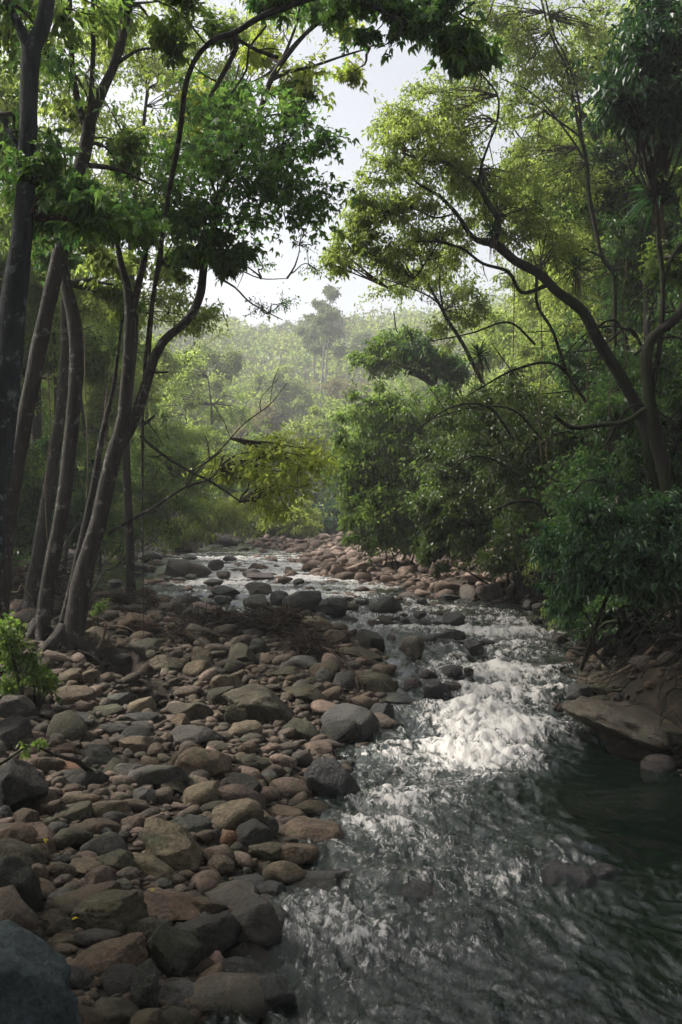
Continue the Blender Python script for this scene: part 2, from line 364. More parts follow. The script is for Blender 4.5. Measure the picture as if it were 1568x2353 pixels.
n1 = nd(n, 'ShaderNodeTexNoise', {'Vector': vv.outputs[0], 'Scale': 13.0, 'Detail': 6.0, 'Roughness': .62})
n2 = nd(n, 'ShaderNodeTexNoise', {'Vector': vv.outputs[0], 'Scale': 34.0, 'Detail': 4.0, 'Roughness': .6})
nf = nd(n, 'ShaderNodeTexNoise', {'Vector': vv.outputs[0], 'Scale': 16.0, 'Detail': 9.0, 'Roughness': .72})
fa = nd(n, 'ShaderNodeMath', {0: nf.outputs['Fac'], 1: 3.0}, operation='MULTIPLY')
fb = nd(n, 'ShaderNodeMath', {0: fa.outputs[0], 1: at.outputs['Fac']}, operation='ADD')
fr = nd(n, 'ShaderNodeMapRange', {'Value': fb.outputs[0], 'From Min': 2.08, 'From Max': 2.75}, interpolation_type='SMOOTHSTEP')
hm = nd(n, 'ShaderNodeMath', {0: n1.outputs['Fac'], 1: 2.4}, operation='MULTIPLY'); ha = nd(n, 'ShaderNodeMath', {0: hm.outputs[0], 1: n2.outputs['Fac']}, operation='ADD')
bs = nd(n, 'ShaderNodeMapRange', {'Value': at.outputs['Fac'], 'From Min': -.7, 'From Max': .35, 'To Min': .12, 'To Max': 1.0})
bp = nd(n, 'ShaderNodeBump', {'Height': ha.outputs[0], 'Strength': bs.outputs[0], 'Distance': .014})
p = nd(n, 'ShaderNodeBsdfPrincipled', {'Base Color': (.004, .009, .006, 1), 'Roughness': .04, 'IOR': 1.5, 'Specular IOR Level': .8, 'Normal': bp.outputs[0]})
b2 = nd(n, 'ShaderNodeBump', {'Height': nf.outputs['Fac'], 'Strength': .8, 'Distance': .05})
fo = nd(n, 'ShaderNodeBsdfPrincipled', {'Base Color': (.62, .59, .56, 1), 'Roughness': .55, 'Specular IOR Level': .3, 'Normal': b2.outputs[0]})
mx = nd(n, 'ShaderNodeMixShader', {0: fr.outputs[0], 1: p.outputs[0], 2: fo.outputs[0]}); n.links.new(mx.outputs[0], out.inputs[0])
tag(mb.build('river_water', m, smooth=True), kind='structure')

# ---------------------------------------------------------------- stones
def ico(sub):
    b = bmesh.new(); bmesh.ops.create_icosphere(b, subdivisions=sub, radius=1.0)
    v = np.array([q.co[:] for q in b.verts]); f = np.array([[q.index for q in t.verts] for t in b.faces]); b.free()
    return v/np.linalg.norm(v, axis=1)[:, None], f
ICO = {k: ico(k) for k in (1, 2, 3, 4, 5)}
def stone_shape(seed, sub, angular=.5):
    r = np.random.default_rng(seed); v, f = ICO[sub]; v = v.copy()
    k = int(6+angular*12)
    for _ in range(k):
        nn = r.normal(size=3); nn /= np.linalg.norm(nn); dlim = r.uniform(.50, .90)+.20*(1-angular)
        e = v@nn-dlim; v = v-np.outer(np.where(e > 0, e*min(.98, .6+.55*angular), 0), nn)
    o = r.random(3)*50
    v = v*(1+(.16*fbm(v*1.1+o, 2)+(.05+.03*angular)*fbm(v*3.1+o, 3) if sub > 1 else .2*noise(v*1.3+o)))[:, None]
    if sub > 3: v = v*(1+.022*fbm(v*9+o, 3))[:, None]
    if sub > 4: v = v*(1+.08*fbm(v*4.3+o*1.3, 4))[:, None]
    v -= (v.max(0)+v.min(0))/2
    return v/((v.max(0)-v.min(0))/2), f
TINT = {'br': (.150, .110, .074), 'ol': (.100, .090, .060), 'gr': (.105, .098, .088), 'dk': (.055, .052, .044), 'tn': (.20, .158, .105), 'pk': (.20, .145, .115),
        'rd': (.22, .115, .075), 'bl': (.085, .115, .125), 'wt': (.032, .022, .02), 'wr': (.06, .03, .022), 'ps': (.52, .38, .33)}
WORD = {'br': 'brown', 'ol': 'olive brown', 'gr': 'grey', 'dk': 'dark', 'tn': 'tan', 'pk': 'pinkish', 'rd': 'reddish', 'bl': 'blue grey', 'wt': 'wet black', 'wr': 'wet reddish', 'ps': 'pale pink'}
placed = []                                     # x, y, half width, half depth, top z, short name, tint
def stone_dims(cx, cy, wd, ht):                 # first meeting of the sight line with the ground
    d = np.exp(np.linspace(math.log(2.2), math.log(72), 900)); X_ = (cx-CX)/F*d
    a = wd/F*d/2; hh = ht/F*d/2; th = math.atan2(cy-CY, F)
    b = np.minimum(.85*a, .95*hh/max(math.sin(th), .05)); c = np.sqrt(np.maximum((hh*hh-(b*math.sin(th))**2)/math.cos(th)**2, (.38*np.minimum(a, hh*1.6))**2))
    gw = ground(X_, d); wt = W(d); zt = np.where(gw > wt-.02, gw+.52*c, wt+.08+.66*c)
    hit = np.nonzero(H-(cy-CY)/F*d <= zt)[0]; k = hit[0] if len(hit) else len(d)-1
    return X_[k], d[k], H-(cy-CY)/F*d[k], a[k], b[k], c[k]
nstone = 0
def put_stone(cx, cy, wd, ht, tilt, tint, label, ang=None, name='stone', seed=None, sub=None):
    global nstone
    nstone += 1; r = np.random.default_rng(1000+nstone if seed is None else seed)
    X_, d, zc, a, b, c = stone_dims(cx, cy, wd, ht)
    pix = wd*.435
    if label.endswith(('dark water', 'sheeting over it')): c *= 2.0; zc = float(W(d))+.02
    if sub is None: sub = 5 if pix > 70 else 4 if pix > 22 else 3
    v, f = stone_shape(int(r.integers(1e6)), sub, min(1, ang+.2))
    t = math.radians(tilt); v = v*np.array([a, b, c])*np.array([1.03, 1, 1.03])
    R = np.array([[math.cos(t), 0, math.sin(t)], [0, 1, 0], [-math.sin(t), 0, math.cos(t)]]); v = v@R.T
    yw = r.uniform(-.25, .25); R2 = np.array([[math.cos(yw), -math.sin(yw), 0], [math.sin(yw), math.cos(yw), 0], [0, 0, 1]]); v = v@R2.T
    mb = MB(); mb.add(v, f, .5)
    o = mb.build(name, M['stone'], smooth=True); o.location = (X_, d, zc)
    tc = np.array(TINT[tint])*r.uniform(.85, 1.18)*(1+r.uniform(-.06, .06, 3))
    wet = 0.0 if tint in ('wt', 'wr') else 1.0
    if wet and poly_sd(WPw, np.array([X_]), np.array([d]))[0] < .16+a*.4: tc = tc*.62; wet = .45
    o.color = (*(tc*1.1), wet)
    placed.append((X_, d, a, b, zc+c, label, tint, o)); return o
REG = {'P': (.3907, 184, 1195), 'Q': (.3907, 735, 1195), 'R': (.2735, 0, 1287), 'T': (.2575, 1164, 1287), 'V': (.3907, 368, 1348),
       'A': (.5, 0, 1409), 'B': (.5, 0, 1838), 'W': (.5, 784, 1470), 'D': (1, 0, 0)}
NAMED = [
('R',1165,545,385,190,8,'br','large smooth brown boulder beside the flood debris tangle',.1),
('R',815,660,260,200,0,'tn','squarish tan boulder close behind the leaning tree foot',.6),
('R',1215,740,320,170,8,'ol','dark boulder with a light rim in front of the smooth brown boulder',.4),
('R',1405,870,285,160,-5,'tn','pale tan boulder overhanging the small dark pool',.6),
('R',1020,835,175,105,0,'gr','small grey boulder standing behind the dark pool',.3),
('R',600,990,200,185,32,'br','wedge shaped brown stone leaning beside the tree foot',.8),
('R',780,985,235,145,22,'br','rusty brown slanting stone at the dark pool rim',.6),
('R',550,1130,155,145,0,'tn','pale triangular slab standing in front of the tree foot',1),
('R',1010,1185,290,150,-5,'gr','blocky grey boulder standing in the small dark pool',.9),
('R',250,500,190,150,0,'dk','dark boulder hidden behind the lichen-covered tree trunks',.4),
('R',860,380,175,110,0,'pk','pinkish boulder beside the leaning tree at the channel',.3),
('R',1135,410,190,70,12,'ol','long olive stone behind the smooth brown boulder',.3),
('R',965,200,125,78,0,'dk','lone red brown rounded stone in the calm green channel',.2),
('A',75,445,170,150,25,'gr','purple grey boulder half hidden under the bank plant',.4),
('A',50,560,190,200,25,'gr','smooth grey boulder in front of the purple grey one',.4),
('A',70,830,270,260,20,'dk','big dark brown boulder at the shaded stone bank edge',.6),
('A',930,705,255,175,-3,'tn','big smooth egg-shaped brown boulder amid the stone bed',.15),
('A',905,572,265,115,-3,'gr','layered purple grey boulder behind the egg-shaped one',.6),
('A',635,603,190,92,-4,'tn','flat pale tan slab beside the layered grey boulder',.9),
('A',875,452,200,92,5,'ol','olive boulder behind the layered purple grey boulder',.5),
('A',652,482,165,66,3,'dk','dark flat stone beside the little sunlit trickle',.5),
('A',1200,425,350,180,18,'ol','broad rough slab boulder, largest behind the egg-shaped one',.7),
('A',1085,470,110,115,-40,'ol','pointed green-brown stone leaning on the broad rough slab',.9),
('A',1400,372,200,90,5,'ol','flat topped boulder behind the broad rough slab',.7),
('A',1125,545,165,105,0,'tn','rounded tan boulder in front of the pointed stone',.5),
('A',1390,542,190,92,15,'ol','angular tan boulder beside the greenish waterside boulder',.8),
('A',340,490,190,62,0,'gr','long low grey stone behind the speckled grey boulders',.3),
('A',495,452,150,62,0,'ol','low olive stone in front of the dark pool',.4),
('A',540,535,150,62,8,'gr','flat dull stone beside the pale tan slab',.5),
('A',460,662,185,105,10,'gr','creased grey boulder in the middle of the stone bed',.7),
('A',300,640,125,70,0,'br','brown stone touching the creased grey boulder',.4),
('A',600,742,150,105,0,'gr','angular blue grey boulder near the egg-shaped boulder',.9),
('A',692,698,100,66,0,'br','small caramel stone touching the angular blue grey boulder',.2),
('A',835,510,115,90,20,'br','reddish block in front of the olive boulder by the trickle',.9),
('A',1105,812,190,140,10,'dk','dark pitted boulder in the shade near the water edge',.5),
('A',1165,688,165,82,8,'ol','oblong greenish stone beside the egg-shaped boulder',.3),
('A',1530,790,250,260,-5,'dk','tall dark boulder at the edge of the main current',.6),
('B',1090,82,245,165,0,'tn','cracked pale tan boulder in front of the dark pitted one',.5),
('A',820,812,155,82,10,'ol','olive stone beside the dark pitted boulder',.5),
('A',670,845,125,84,5,'gr','smooth grey stone in front of the angular blue grey boulder',.5),
('A',330,705,140,42,10,'rd','thin brick red stone lying in the stone bed',.5),
('A',135,682,100,62,0,'pk','pale pinkish stone at the small green seedling',.6),
('V',240,305,225,140,20,'ol','smooth olive boulder under the flood debris tangle',.2),
('V',575,228,195,105,5,'gr','grey-green boulder trapped in the flood debris tangle',.3),
('V',925,225,220,100,17,'tn','smooth oblong yellow brown boulder by the shallow water',.1),
('V',1040,302,165,95,0,'br','rounded brown boulder behind the leaning dry twigs',.3),
('V',1240,335,185,135,15,'dk','rugged pale topped boulder at the head of the cascade',.6),
('V',1482,362,155,155,0,'br','upright block with white water sliding round it',.5),
('V',1180,402,265,95,15,'ol','sloping boulder crossed by dry twigs at the water',.5),
('V',835,452,195,92,3,'gr','low purple grey wedge amid the upper stone bed',.5),
('V',965,422,122,90,0,'pk','pale pinkish block under the dry twigs',.7),
('V',740,510,185,80,0,'ol','flat brownish boulder in front of the purple grey wedge',.8),
('V',975,528,125,112,0,'gr','round grey boulder under the thin dry stems',.4),
('V',1120,808,345,215,8,'gr','large greenish boulder projecting into the main current',.4),
('V',1312,758,160,165,35,'dk','sleek dark stone leaning on the large greenish boulder',.3),
('V',1400,668,225,72,5,'dk','long dark flat stone jutting into the foaming water',.6),
('V',1265,545,180,125,0,'ol','hunched boulder draped with dry stems near the foam',.5),
('V',490,412,195,145,10,'ol','angular olive boulder behind the narrow white stick',.7),
('V',245,422,135,115,0,'br','brown boulder crossed by the narrow white stick',.5),
('V',330,502,120,74,0,'gr','grey stone at the lower end of the white stick',.4),
('V',470,528,105,84,0,'br','squat caramel block beside the flat brownish boulder',.9),
('V',590,362,125,105,20,'dk','dark stone behind the angular olive boulder',.5),
('V',552,285,135,72,20,'gr','blue grey stone in front of the debris tangle',.4),
('V',790,388,150,62,5,'dk','dark long stone in the damp gap by the yellow boulder',.5),
('V',570,92,155,92,0,'ol','low round boulder at the near end of the mid-stream cluster',.3),
('V',702,72,115,105,-25,'gr','upright boulder in the middle of the mid-stream cluster',.5),
('V',832,88,225,130,0,'gr','largest faceted boulder of the mid-stream cluster',.6),
('V',1020,118,165,112,0,'dk','last dark boulder of the mid-stream cluster, nearest the current',.4),
('V',585,18,170,90,5,'br','brown boulder on top of the mid-stream cluster',.5),
('V',385,30,175,72,8,'ol','long boulder just upstream of the debris tangle',.4),
('V',368,76,112,52,0,'dk','dark oval stone in shallow water near the debris',.3),
('V',165,96,155,92,0,'gr','rounded grey boulder behind the debris tangle',.3),
('V',70,130,180,76,0,'ol','low mossy stone close behind the debris tangle',.4),
('V',30,84,85,60,0,'pk','small pinkish stone in the twig heap',.4),
('V',1325,112,190,115,0,'ol','lone dome shaped boulder in the open current',.35),
('P',630,292,285,115,3,'pk','huge split boulder with mossy end in the upper channel',.4),
('P',845,325,84,54,0,'pk','round pink stone touching the huge split boulder',.3),
('P',800,268,100,74,0,'pk','pink block close behind the huge split boulder',.5),
('P',785,368,125,46,0,'br','flat brown stone in front of the huge split boulder',.3),
('P',590,348,85,28,0,'pk','thin pink stone at the foot of the huge split boulder',.3),
('P',648,336,84,42,0,'ol','yellowish mossy stone against the huge split boulder',.4),
('P',610,150,165,84,0,'ps','big pink boulder at the far shaded bank',.4),
('P',870,126,125,66,8,'pk','smooth pink grey boulder at the far river bend',.3),
('P',790,112,95,62,0,'ps','pink boulder behind the smooth pink grey one',.4),
('P',800,50,84,42,0,'gr','whitish dome stone topping the far stone heap',.3),
('P',282,220,135,62,0,'ps','pink boulder under the far undergrowth by the channel',.4),
('P',415,212,160,64,0,'pk','dull pink boulder beside the calm green channel',.4),
('P',332,276,145,52,0,'dk','dark stone at the little fall above the green channel',.4),
('P',1010,134,84,36,0,'ps','low pink stone where the far gravel bar begins',.3),
('P',1205,350,92,40,0,'rd','reddish stone between the lone moss-topped stone and the cluster',.5),
('P',1286,360,72,36,0,'ol','small golden stone with a dark base in the shallow riffle',.4),
('P',1010,312,112,52,0,'pk','pink grey stone upstream of the mid-stream cluster',.4),
('P',1060,330,170,42,0,'pk','broad flat pink slab upstream of the mid-stream cluster',.4),
('P',882,225,90,36,0,'pk','small pink stone in the far white riffle',.3),
('P',648,220,92,32,0,'br','thin brown stone in the far white riffle',.3),
('Q',590,560,84,44,0,'wr','reddish wet stone behind the black pyramid rock',.5),
('Q',788,588,135,84,0,'wt','black pyramid shaped rock in the rapids',1),
('Q',775,672,175,72,0,'wt','black low ledge in the middle of the rapids',.8),
('Q',910,756,135,86,15,'wt','glistening black rock parting the white water',.8),
('Q',985,720,92,36,0,'wt','small black rock upstream of the glistening one',.5),
('Q',650,696,84,52,0,'wt','round black stone beside the black low ledge',.5),
('Q',240,282,150,78,0,'ps','largest flat pink block on the far gravel bar',.6),
('Q',600,480,64,42,0,'wt','dark stone in the upper riffle under the shiny bush',.4),
('Q',250,478,84,42,0,'wt','dark stone close upstream of the lone dome boulder',.5),
('Q',670,980,150,112,-20,'wt','crumpled glossy wet rock at the edge of the foam',.8),
('Q',545,968,112,88,0,'wr','wet maroon rock behind the crumpled glossy rock',.6),
('Q',780,978,115,66,0,'wr','wet brown ledge touching the crumpled glossy rock',.7),
('Q',780,888,135,72,5,'wt','broad wet black rock upstream of the glossy ledge',.5),
('Q',876,896,60,60,0,'wr','small rust red rock washed by the cascade',.5),
('Q',640,910,112,62,0,'wr','wet dark pink rock above the crumpled glossy rock',.5),
('Q',470,880,120,50,0,'wt','low wet slab by the hunched boulder',.5),
('Q',1415,698,90,62,0,'wr','brown rock rounded by foam near the root bank',.3),
('Q',768,452,125,42,0,'wt','dark flat stone near the pale bank gravel',.6),
('Q',1228,500,74,62,0,'gr','round pale stone at the foot of the root bank',.2),
('Q',1282,516,66,56,0,'pk','small round stone beside the pale one under the roots',.2),
('T',850,748,205,150,-10,'dk','smooth dark boulder under the big gnarled root',.3),
('T',765,955,165,84,0,'wr','wet dark red stone in the shade under the roots',.4),
('T',660,1215,310,250,10,'gr','tall angular grey boulder behind the huge tan rock',.9),
('T',885,1150,230,120,0,'ol','low greenish stone wedged beside the tall angular boulder',.5),
('T',1000,1235,120,104,0,'gr','pale grey stone between roots and the huge tan rock',.7),
('T',1150,1500,1270,430,17,'tn','huge tan rock with green moss jutting into the river',.6),
('T',850,1265,230,130,5,'ol','mossy lump on the upper end of the huge tan rock',.4),
('T',1455,1478,140,92,10,'tn','small round tan stone resting behind the huge tan rock',.2),
('T',470,1315,112,92,0,'wr','wet red brown stone touching the tall angular boulder',.6),
('B',80,182,190,140,15,'br','brown rounded boulder lying against the big dark brown one',.4),
('B',190,182,190,125,10,'pk','pale pinkish boulder with a leaf on it',.6),
('B',90,275,300,150,22,'ol','broad sloping boulder above the shaded bank corner',.3),
('B',60,440,260,330,10,'dk','huge shadowed boulder behind the blue grey rock',.4),
('B',510,550,325,245,-10,'ol','domed dark olive boulder behind the splashed boulder',.35),
('B',765,492,345,135,8,'br','long brown boulder with a knobbed end',.4),
('B',1060,440,335,145,3,'br','wide caramel slab behind the rounded waterside block',.6),
('B',1155,592,285,265,8,'ol','rounded block, tallest at the near water edge',.5),
('B',480,735,390,190,-18,'br','brown boulder splashed with white at the bank',.3),
('B',790,725,290,225,25,'dk','dark mottled boulder beside the white splashed one',.7),
('B',1155,732,250,120,14,'br','amber boulder in front of the rounded waterside block',.4),
('B',978,750,135,112,-25,'ps','pink angular stone beside the amber boulder',.9),
('B',940,592,140,132,-20,'gr','bluish angular stone beside the rounded waterside block',.8),
('B',830,905,235,155,22,'gr','lowest dull green wedge near the picture bottom',.8),
('B',670,900,140,280,0,'dk','tall shadowed stone standing behind the blue grey rock',.4),
('B',1240,892,245,175,-5,'dk','dark stone washed by water below the amber boulder',.4),
('B',1005,652,112,52,-5,'br','small caramel oval stone touching the rounded waterside block',.1),
('B',520,290,190,105,-3,'ol','lumpy olive boulder behind the long brown boulder',.5),
('B',705,312,235,112,14,'tn','smooth undulating tan boulder above the caramel slab',.4),
('B',755,240,165,112,20,'br','brown hump above the smooth undulating tan boulder',.5),
('B',790,215,330,215,32,'tn','large pitted tan slab sloping to the gravel',.7),
('B',870,118,205,92,10,'gr','long grey brick shaped stone with flat top',.9),
('B',720,96,115,66,0,'pk','pinkish flat block touching the grey brick shaped stone',.9),
('B',1440,162,300,140,5,'tn','pale wedge shaped boulder resting in the water edge',.6),
('B',1470,368,320,135,-6,'ol','mottled boulder reaching out into the near current',.6),
('B',1240,232,215,92,0,'ol','low brownish boulder behind the row of thin upright stones',.4),
('B',1020,312,122,112,0,'pk','squarish pink stone amid the small gravel',.7),
('B',855,346,84,52,0,'br','small brown stone near the squarish pink one',.3),
('B',950,336,72,62,0,'pk','small round pink grey stone near the squarish pink one',.3),
('B',1055,182,92,84,-30,'rd','rusty oval stone near the pale upright oval',.2),
('B',990,166,52,62,0,'gr','smooth pale grey egg-sized stone',.1),
('B',1137,345,42,72,0,'gr','shortest of the thin upright stones',.3),
('B',1168,312,34,72,5,'br','middle one of the thin upright stones',.3),
('B',1228,328,52,92,8,'ol','largest of the thin upright stones, beside the water',.3),
('B',1240,136,84,116,0,'gr','pale upright oval stone at the water edge',.2),
('B',530,96,115,84,0,'dk','dark smooth pear shaped stone in the gravel',.2),
('B',340,142,125,62,-10,'br','tilted brown slab in the gravel',.7),
('B',455,206,145,74,5,'pk','dusty pink stone behind the lumpy olive boulder',.6),
('B',330,46,92,58,0,'tn','light tan flat stone near the big dark brown boulder',.5),
('B',240,112,92,72,20,'ol','small olive stone beside the leaf-topped boulder',.5),
('B',290,280,100,60,0,'dk','small dark stone beside the broad sloping boulder',.3),
('B',170,392,105,60,0,'br','small stone wedged behind the huge shadowed boulder',.4),
('B',400,436,125,72,0,'br','dusty brown stone beside the domed olive boulder',.5),
('B',288,462,140,105,5,'gr','dark grey stone with a white fleck',.6),
('B',260,552,172,84,5,'pk','flat topped pinkish stone touching the domed olive boulder',.6),
('B',285,652,145,74,-5,'br','low brown stone below the flat topped pinkish one',.4),
('B',545,402,135,62,0,'ol','low olive stone behind the long brown boulder',.4),
('B',740,388,105,52,0,'gr','pale grey stone beside a fallen yellow leaf',.3),
('B',20,76,70,100,10,'gr','narrow grey stone at the shaded bank corner',.3),
('B',572,172,74,62,0,'gr','rounded grey cobble beside the dusty pink stone',.3),
('B',500,162,84,70,20,'gr','greyish cobble beside the rounded grey cobble',.5),
('B',1090,236,72,80,0,'ol','greenish cobble between the rusty oval and the low boulder',.4),
('B',150,650,115,84,0,'dk','dark cobble beside the blue grey rock',.3),
('B',220,722,150,84,25,'dk','dark stone lodged above the blue grey rock',.4),
('B',20,960,820,560,38,'bl','huge blue grey rock filling the near bank corner',.75),
('D',1300,1990,130,50,5,'wt','dark rock just breaking the near dark water','.3'),
('D',955,2030,130,52,8,'wt','smooth dark rock with water sheeting over it','.2'),
('D',1385,1978,76,30,0,'wt','small dark rock beside the wider one in dark water','.3'),
]
for (rg, cx, cyy, wd, ht, tl, ti, lb, an) in NAMED:
    s, ox, oy = REG[rg]
    o = put_stone(ox+cx*s, oy+cyy*s, wd*s, ht*s, tl, ti, lb, float(an), name='boulder' if wd*s > 60 else 'stone')
    tag(o, lb, 'boulder' if wd*s > 60 else 'stone', 'stones along the river')
print('named stones', len(placed), 'max depth', max(p[1] for p in placed))

# zones of loose stones (picture measurements turned into ground positions)
ZW = {
 'bed': [(-300,1400),(60,1330),(160,1290),(240,1270),(330,1385),(560,1420),(700,1430),(860,1470),(900,1500),(880,1530),(930,1570),(900,1640),(840,1700),(760,1830),(800,1905),(825,1990),(640,2075),(590,2140),(600,2400),(-300,2400)],
 'bar': [(560,1240),(800,1236),(980,1238),(1100,1290),(1210,1360),(1230,1400),(1100,1388),(980,1375),(900,1355),(800,1340),(720,1328),(700,1300),(690,1278),(570,1254)],
}
inst_shapes = [stone_shape(5000+k, 3, .5+.04*k) for k in range(12)]
inst_mesh = []
for k in range(12):
    mb = MB(); mb.add(inst_shapes[k][0]*np.array([1, .85, .62]), inst_shapes[k][1], .5)
    o = mb.build('stone', M['stone'], smooth=True); inst_mesh.append(o.data); bpy.data.objects.remove(o)
low_shapes = [stone_shape(7000+k, 2, .4+.04*k) for k in range(14)]
vlow = [stone_shape(8000+k, 1, .5) for k in range(8)]
class Hash:
    def __init__(s, c): s.c = c; s.d = {}
    def near(s, x, y):
        i, j = int(x//s.c), int(y//s.c)
        for a in (-1, 0, 1):
            for b in (-1, 0, 1): yield from s.d.get((i+a, j+b), ())
    def put(s, x, y, r): s.d.setdefault((int(x//s.c), int(y//s.c)), []).append((x, y, r))
big = Hash(1.2); 
for p_ in placed: big.put(p_[0], p_[1], math.sqrt(p_[2]*p_[3]))
cand = []
hsh = Hash(.45)
def sample(zone, n, r0, r1, ov, keep=lambda X_, Y_: True):
    P = np.array(ZW[zone]); lo = P.min(0); hi = P.max(0); k = 0
    xs = rng.uniform(lo[0], hi[0], n); ys = lo[1]+(hi[1]-lo[1])*rng.random(n)**(1.3)
    ok = poly_sd(P, xs, ys) < 0; xs = xs[ok]; ys = ys[ok]
    d = np.full(len(xs), 10.0)
    for _ in range(40): d = .5*d+.5*np.clip((H-W(d)-.12)*F/(ys-CY), 1.5, 60)
    Xs = (xs-CX)/F*d; G = ground(Xs, d); sdw = poly_sd(WPw, Xs, d)
    for X_, Y_, g_, s_ in zip(Xs, d, G, sdw):
        r = r0+(r1-r0)*random.random()**2.0
        if any((X_-a)**2+(Y_-b)**2 < (c*.72+r*.5)**2 for a, b, c in big.near(X_, Y_)): continue
        if any((X_-a)**2+(Y_-b)**2 < ((c+r)*ov)**2 for a, b, c in hsh.near(X_, Y_)): continue
        hsh.put(X_, Y_, r); cand.append((X_, Y_, g_, r, zone, s_)); k += 1
    return k
for args in (('bed', 1500, .09, .20, .82), ('bar', 900, .13, .30, .76), ('bed', 4500, .055, .10, .76), ('bar', 8000, .07, .13, .72), ('bed', 19000, .022, .055, .66), ('bar', 12000, .05, .075, .68)):
    print(args, sample(*args))
# loose stones lying in the shallow water
for _ in range(2200):
    x_ = random.uniform(330, 1240); y_ = 1240+(1500-1240)*random.random()
    X_, d_ = onwater(x_, y_)
    if not (-.01 > poly_sd(WPw, np.array([X_]), np.array([d_]))[0] > -1.9): continue
    if random.random() > .55 or (x_ > 900 and y_ > 1440): continue
    r = random.uniform(.05, .16)*(1 if d_ < 22 else 1.3)
    if any((X_-a)**2+(Y_-b)**2 < (c+r)**2 for a, b, c in () for Y_ in ()) or any((X_-a)**2+(d_-b)**2 < ((c+r)*.85)**2 for a, b, c in hsh.near(X_, d_)): continue
    if any((X_-a)**2+(d_-b)**2 < (c*.8+r*.6)**2 for a, b, c in big.near(X_, d_)): continue
    hsh.put(X_, d_, r); cand.append((X_, d_, float(W(d_))-.02, r, 'wet', -1))
# pebbly foot of the root bank
for _ in range(2600):
    x_ = random.uniform(1000, 1330); y_ = random.uniform(1290, 1440)
    X_, d_ = onwater(x_, y_); X_ += random.uniform(0, .3)
    s_ = poly_sd(WPw, np.array([X_]), np.array([d_]))[0]
    if not (-.15 < s_ < .8): continue
    r = random.uniform(.04, .13)
    if any((X_-a)**2+(d_-b)**2 < ((c+r)*.72)**2 for a, b, c in hsh.near(X_, d_)): continue
    hsh.put(X_, d_, r); cand.append((X_, d_, g1(X_, d_), r, 'bank', s_))
for _ in range(4200):                           # stones bedded in the root bank
    X_ = random.uniform(2.3, 5.2); d_ = random.uniform(7.4, 17)
    s_ = poly_sd(WPw, np.array([X_]), np.array([d_]))[0]
    if not (-.1 < s_ < 1.7): continue
    r = .035+.13*random.random()**2.5
    if any((X_-a)**2+(d_-b)**2 < (c*.8+r*.6)**2 for a, b, c in big.near(X_, d_)): continue
    if any((X_-a)**2+(d_-b)**2 < ((c+r)*.70)**2 for a, b, c in hsh.near(X_, d_)): continue
    hsh.put(X_, d_, r); cand.append((X_, d_, g1(X_, d_), r, 'bank', s_))
cand.sort(key=lambda c: -c[3]/c[1])
NIND = 296-len(placed)
mats_by_zone = {'bed': ['br', 'br', 'ol', 'ol', 'gr', 'tn', 'dk', 'pk'], 'bar': ['ps', 'pk', 'ps', 'br'], 'wet': ['dk', 'wr', 'wt', 'wt', 'br'], 'bank': ['gr', 'br', 'pk', 'dk']}
named = list(placed); used_labels = {}
stuff = MB(); kk = 0
SHAPEW = ['flat', 'rounded', 'blocky', 'oval', 'lumpy', 'angular']
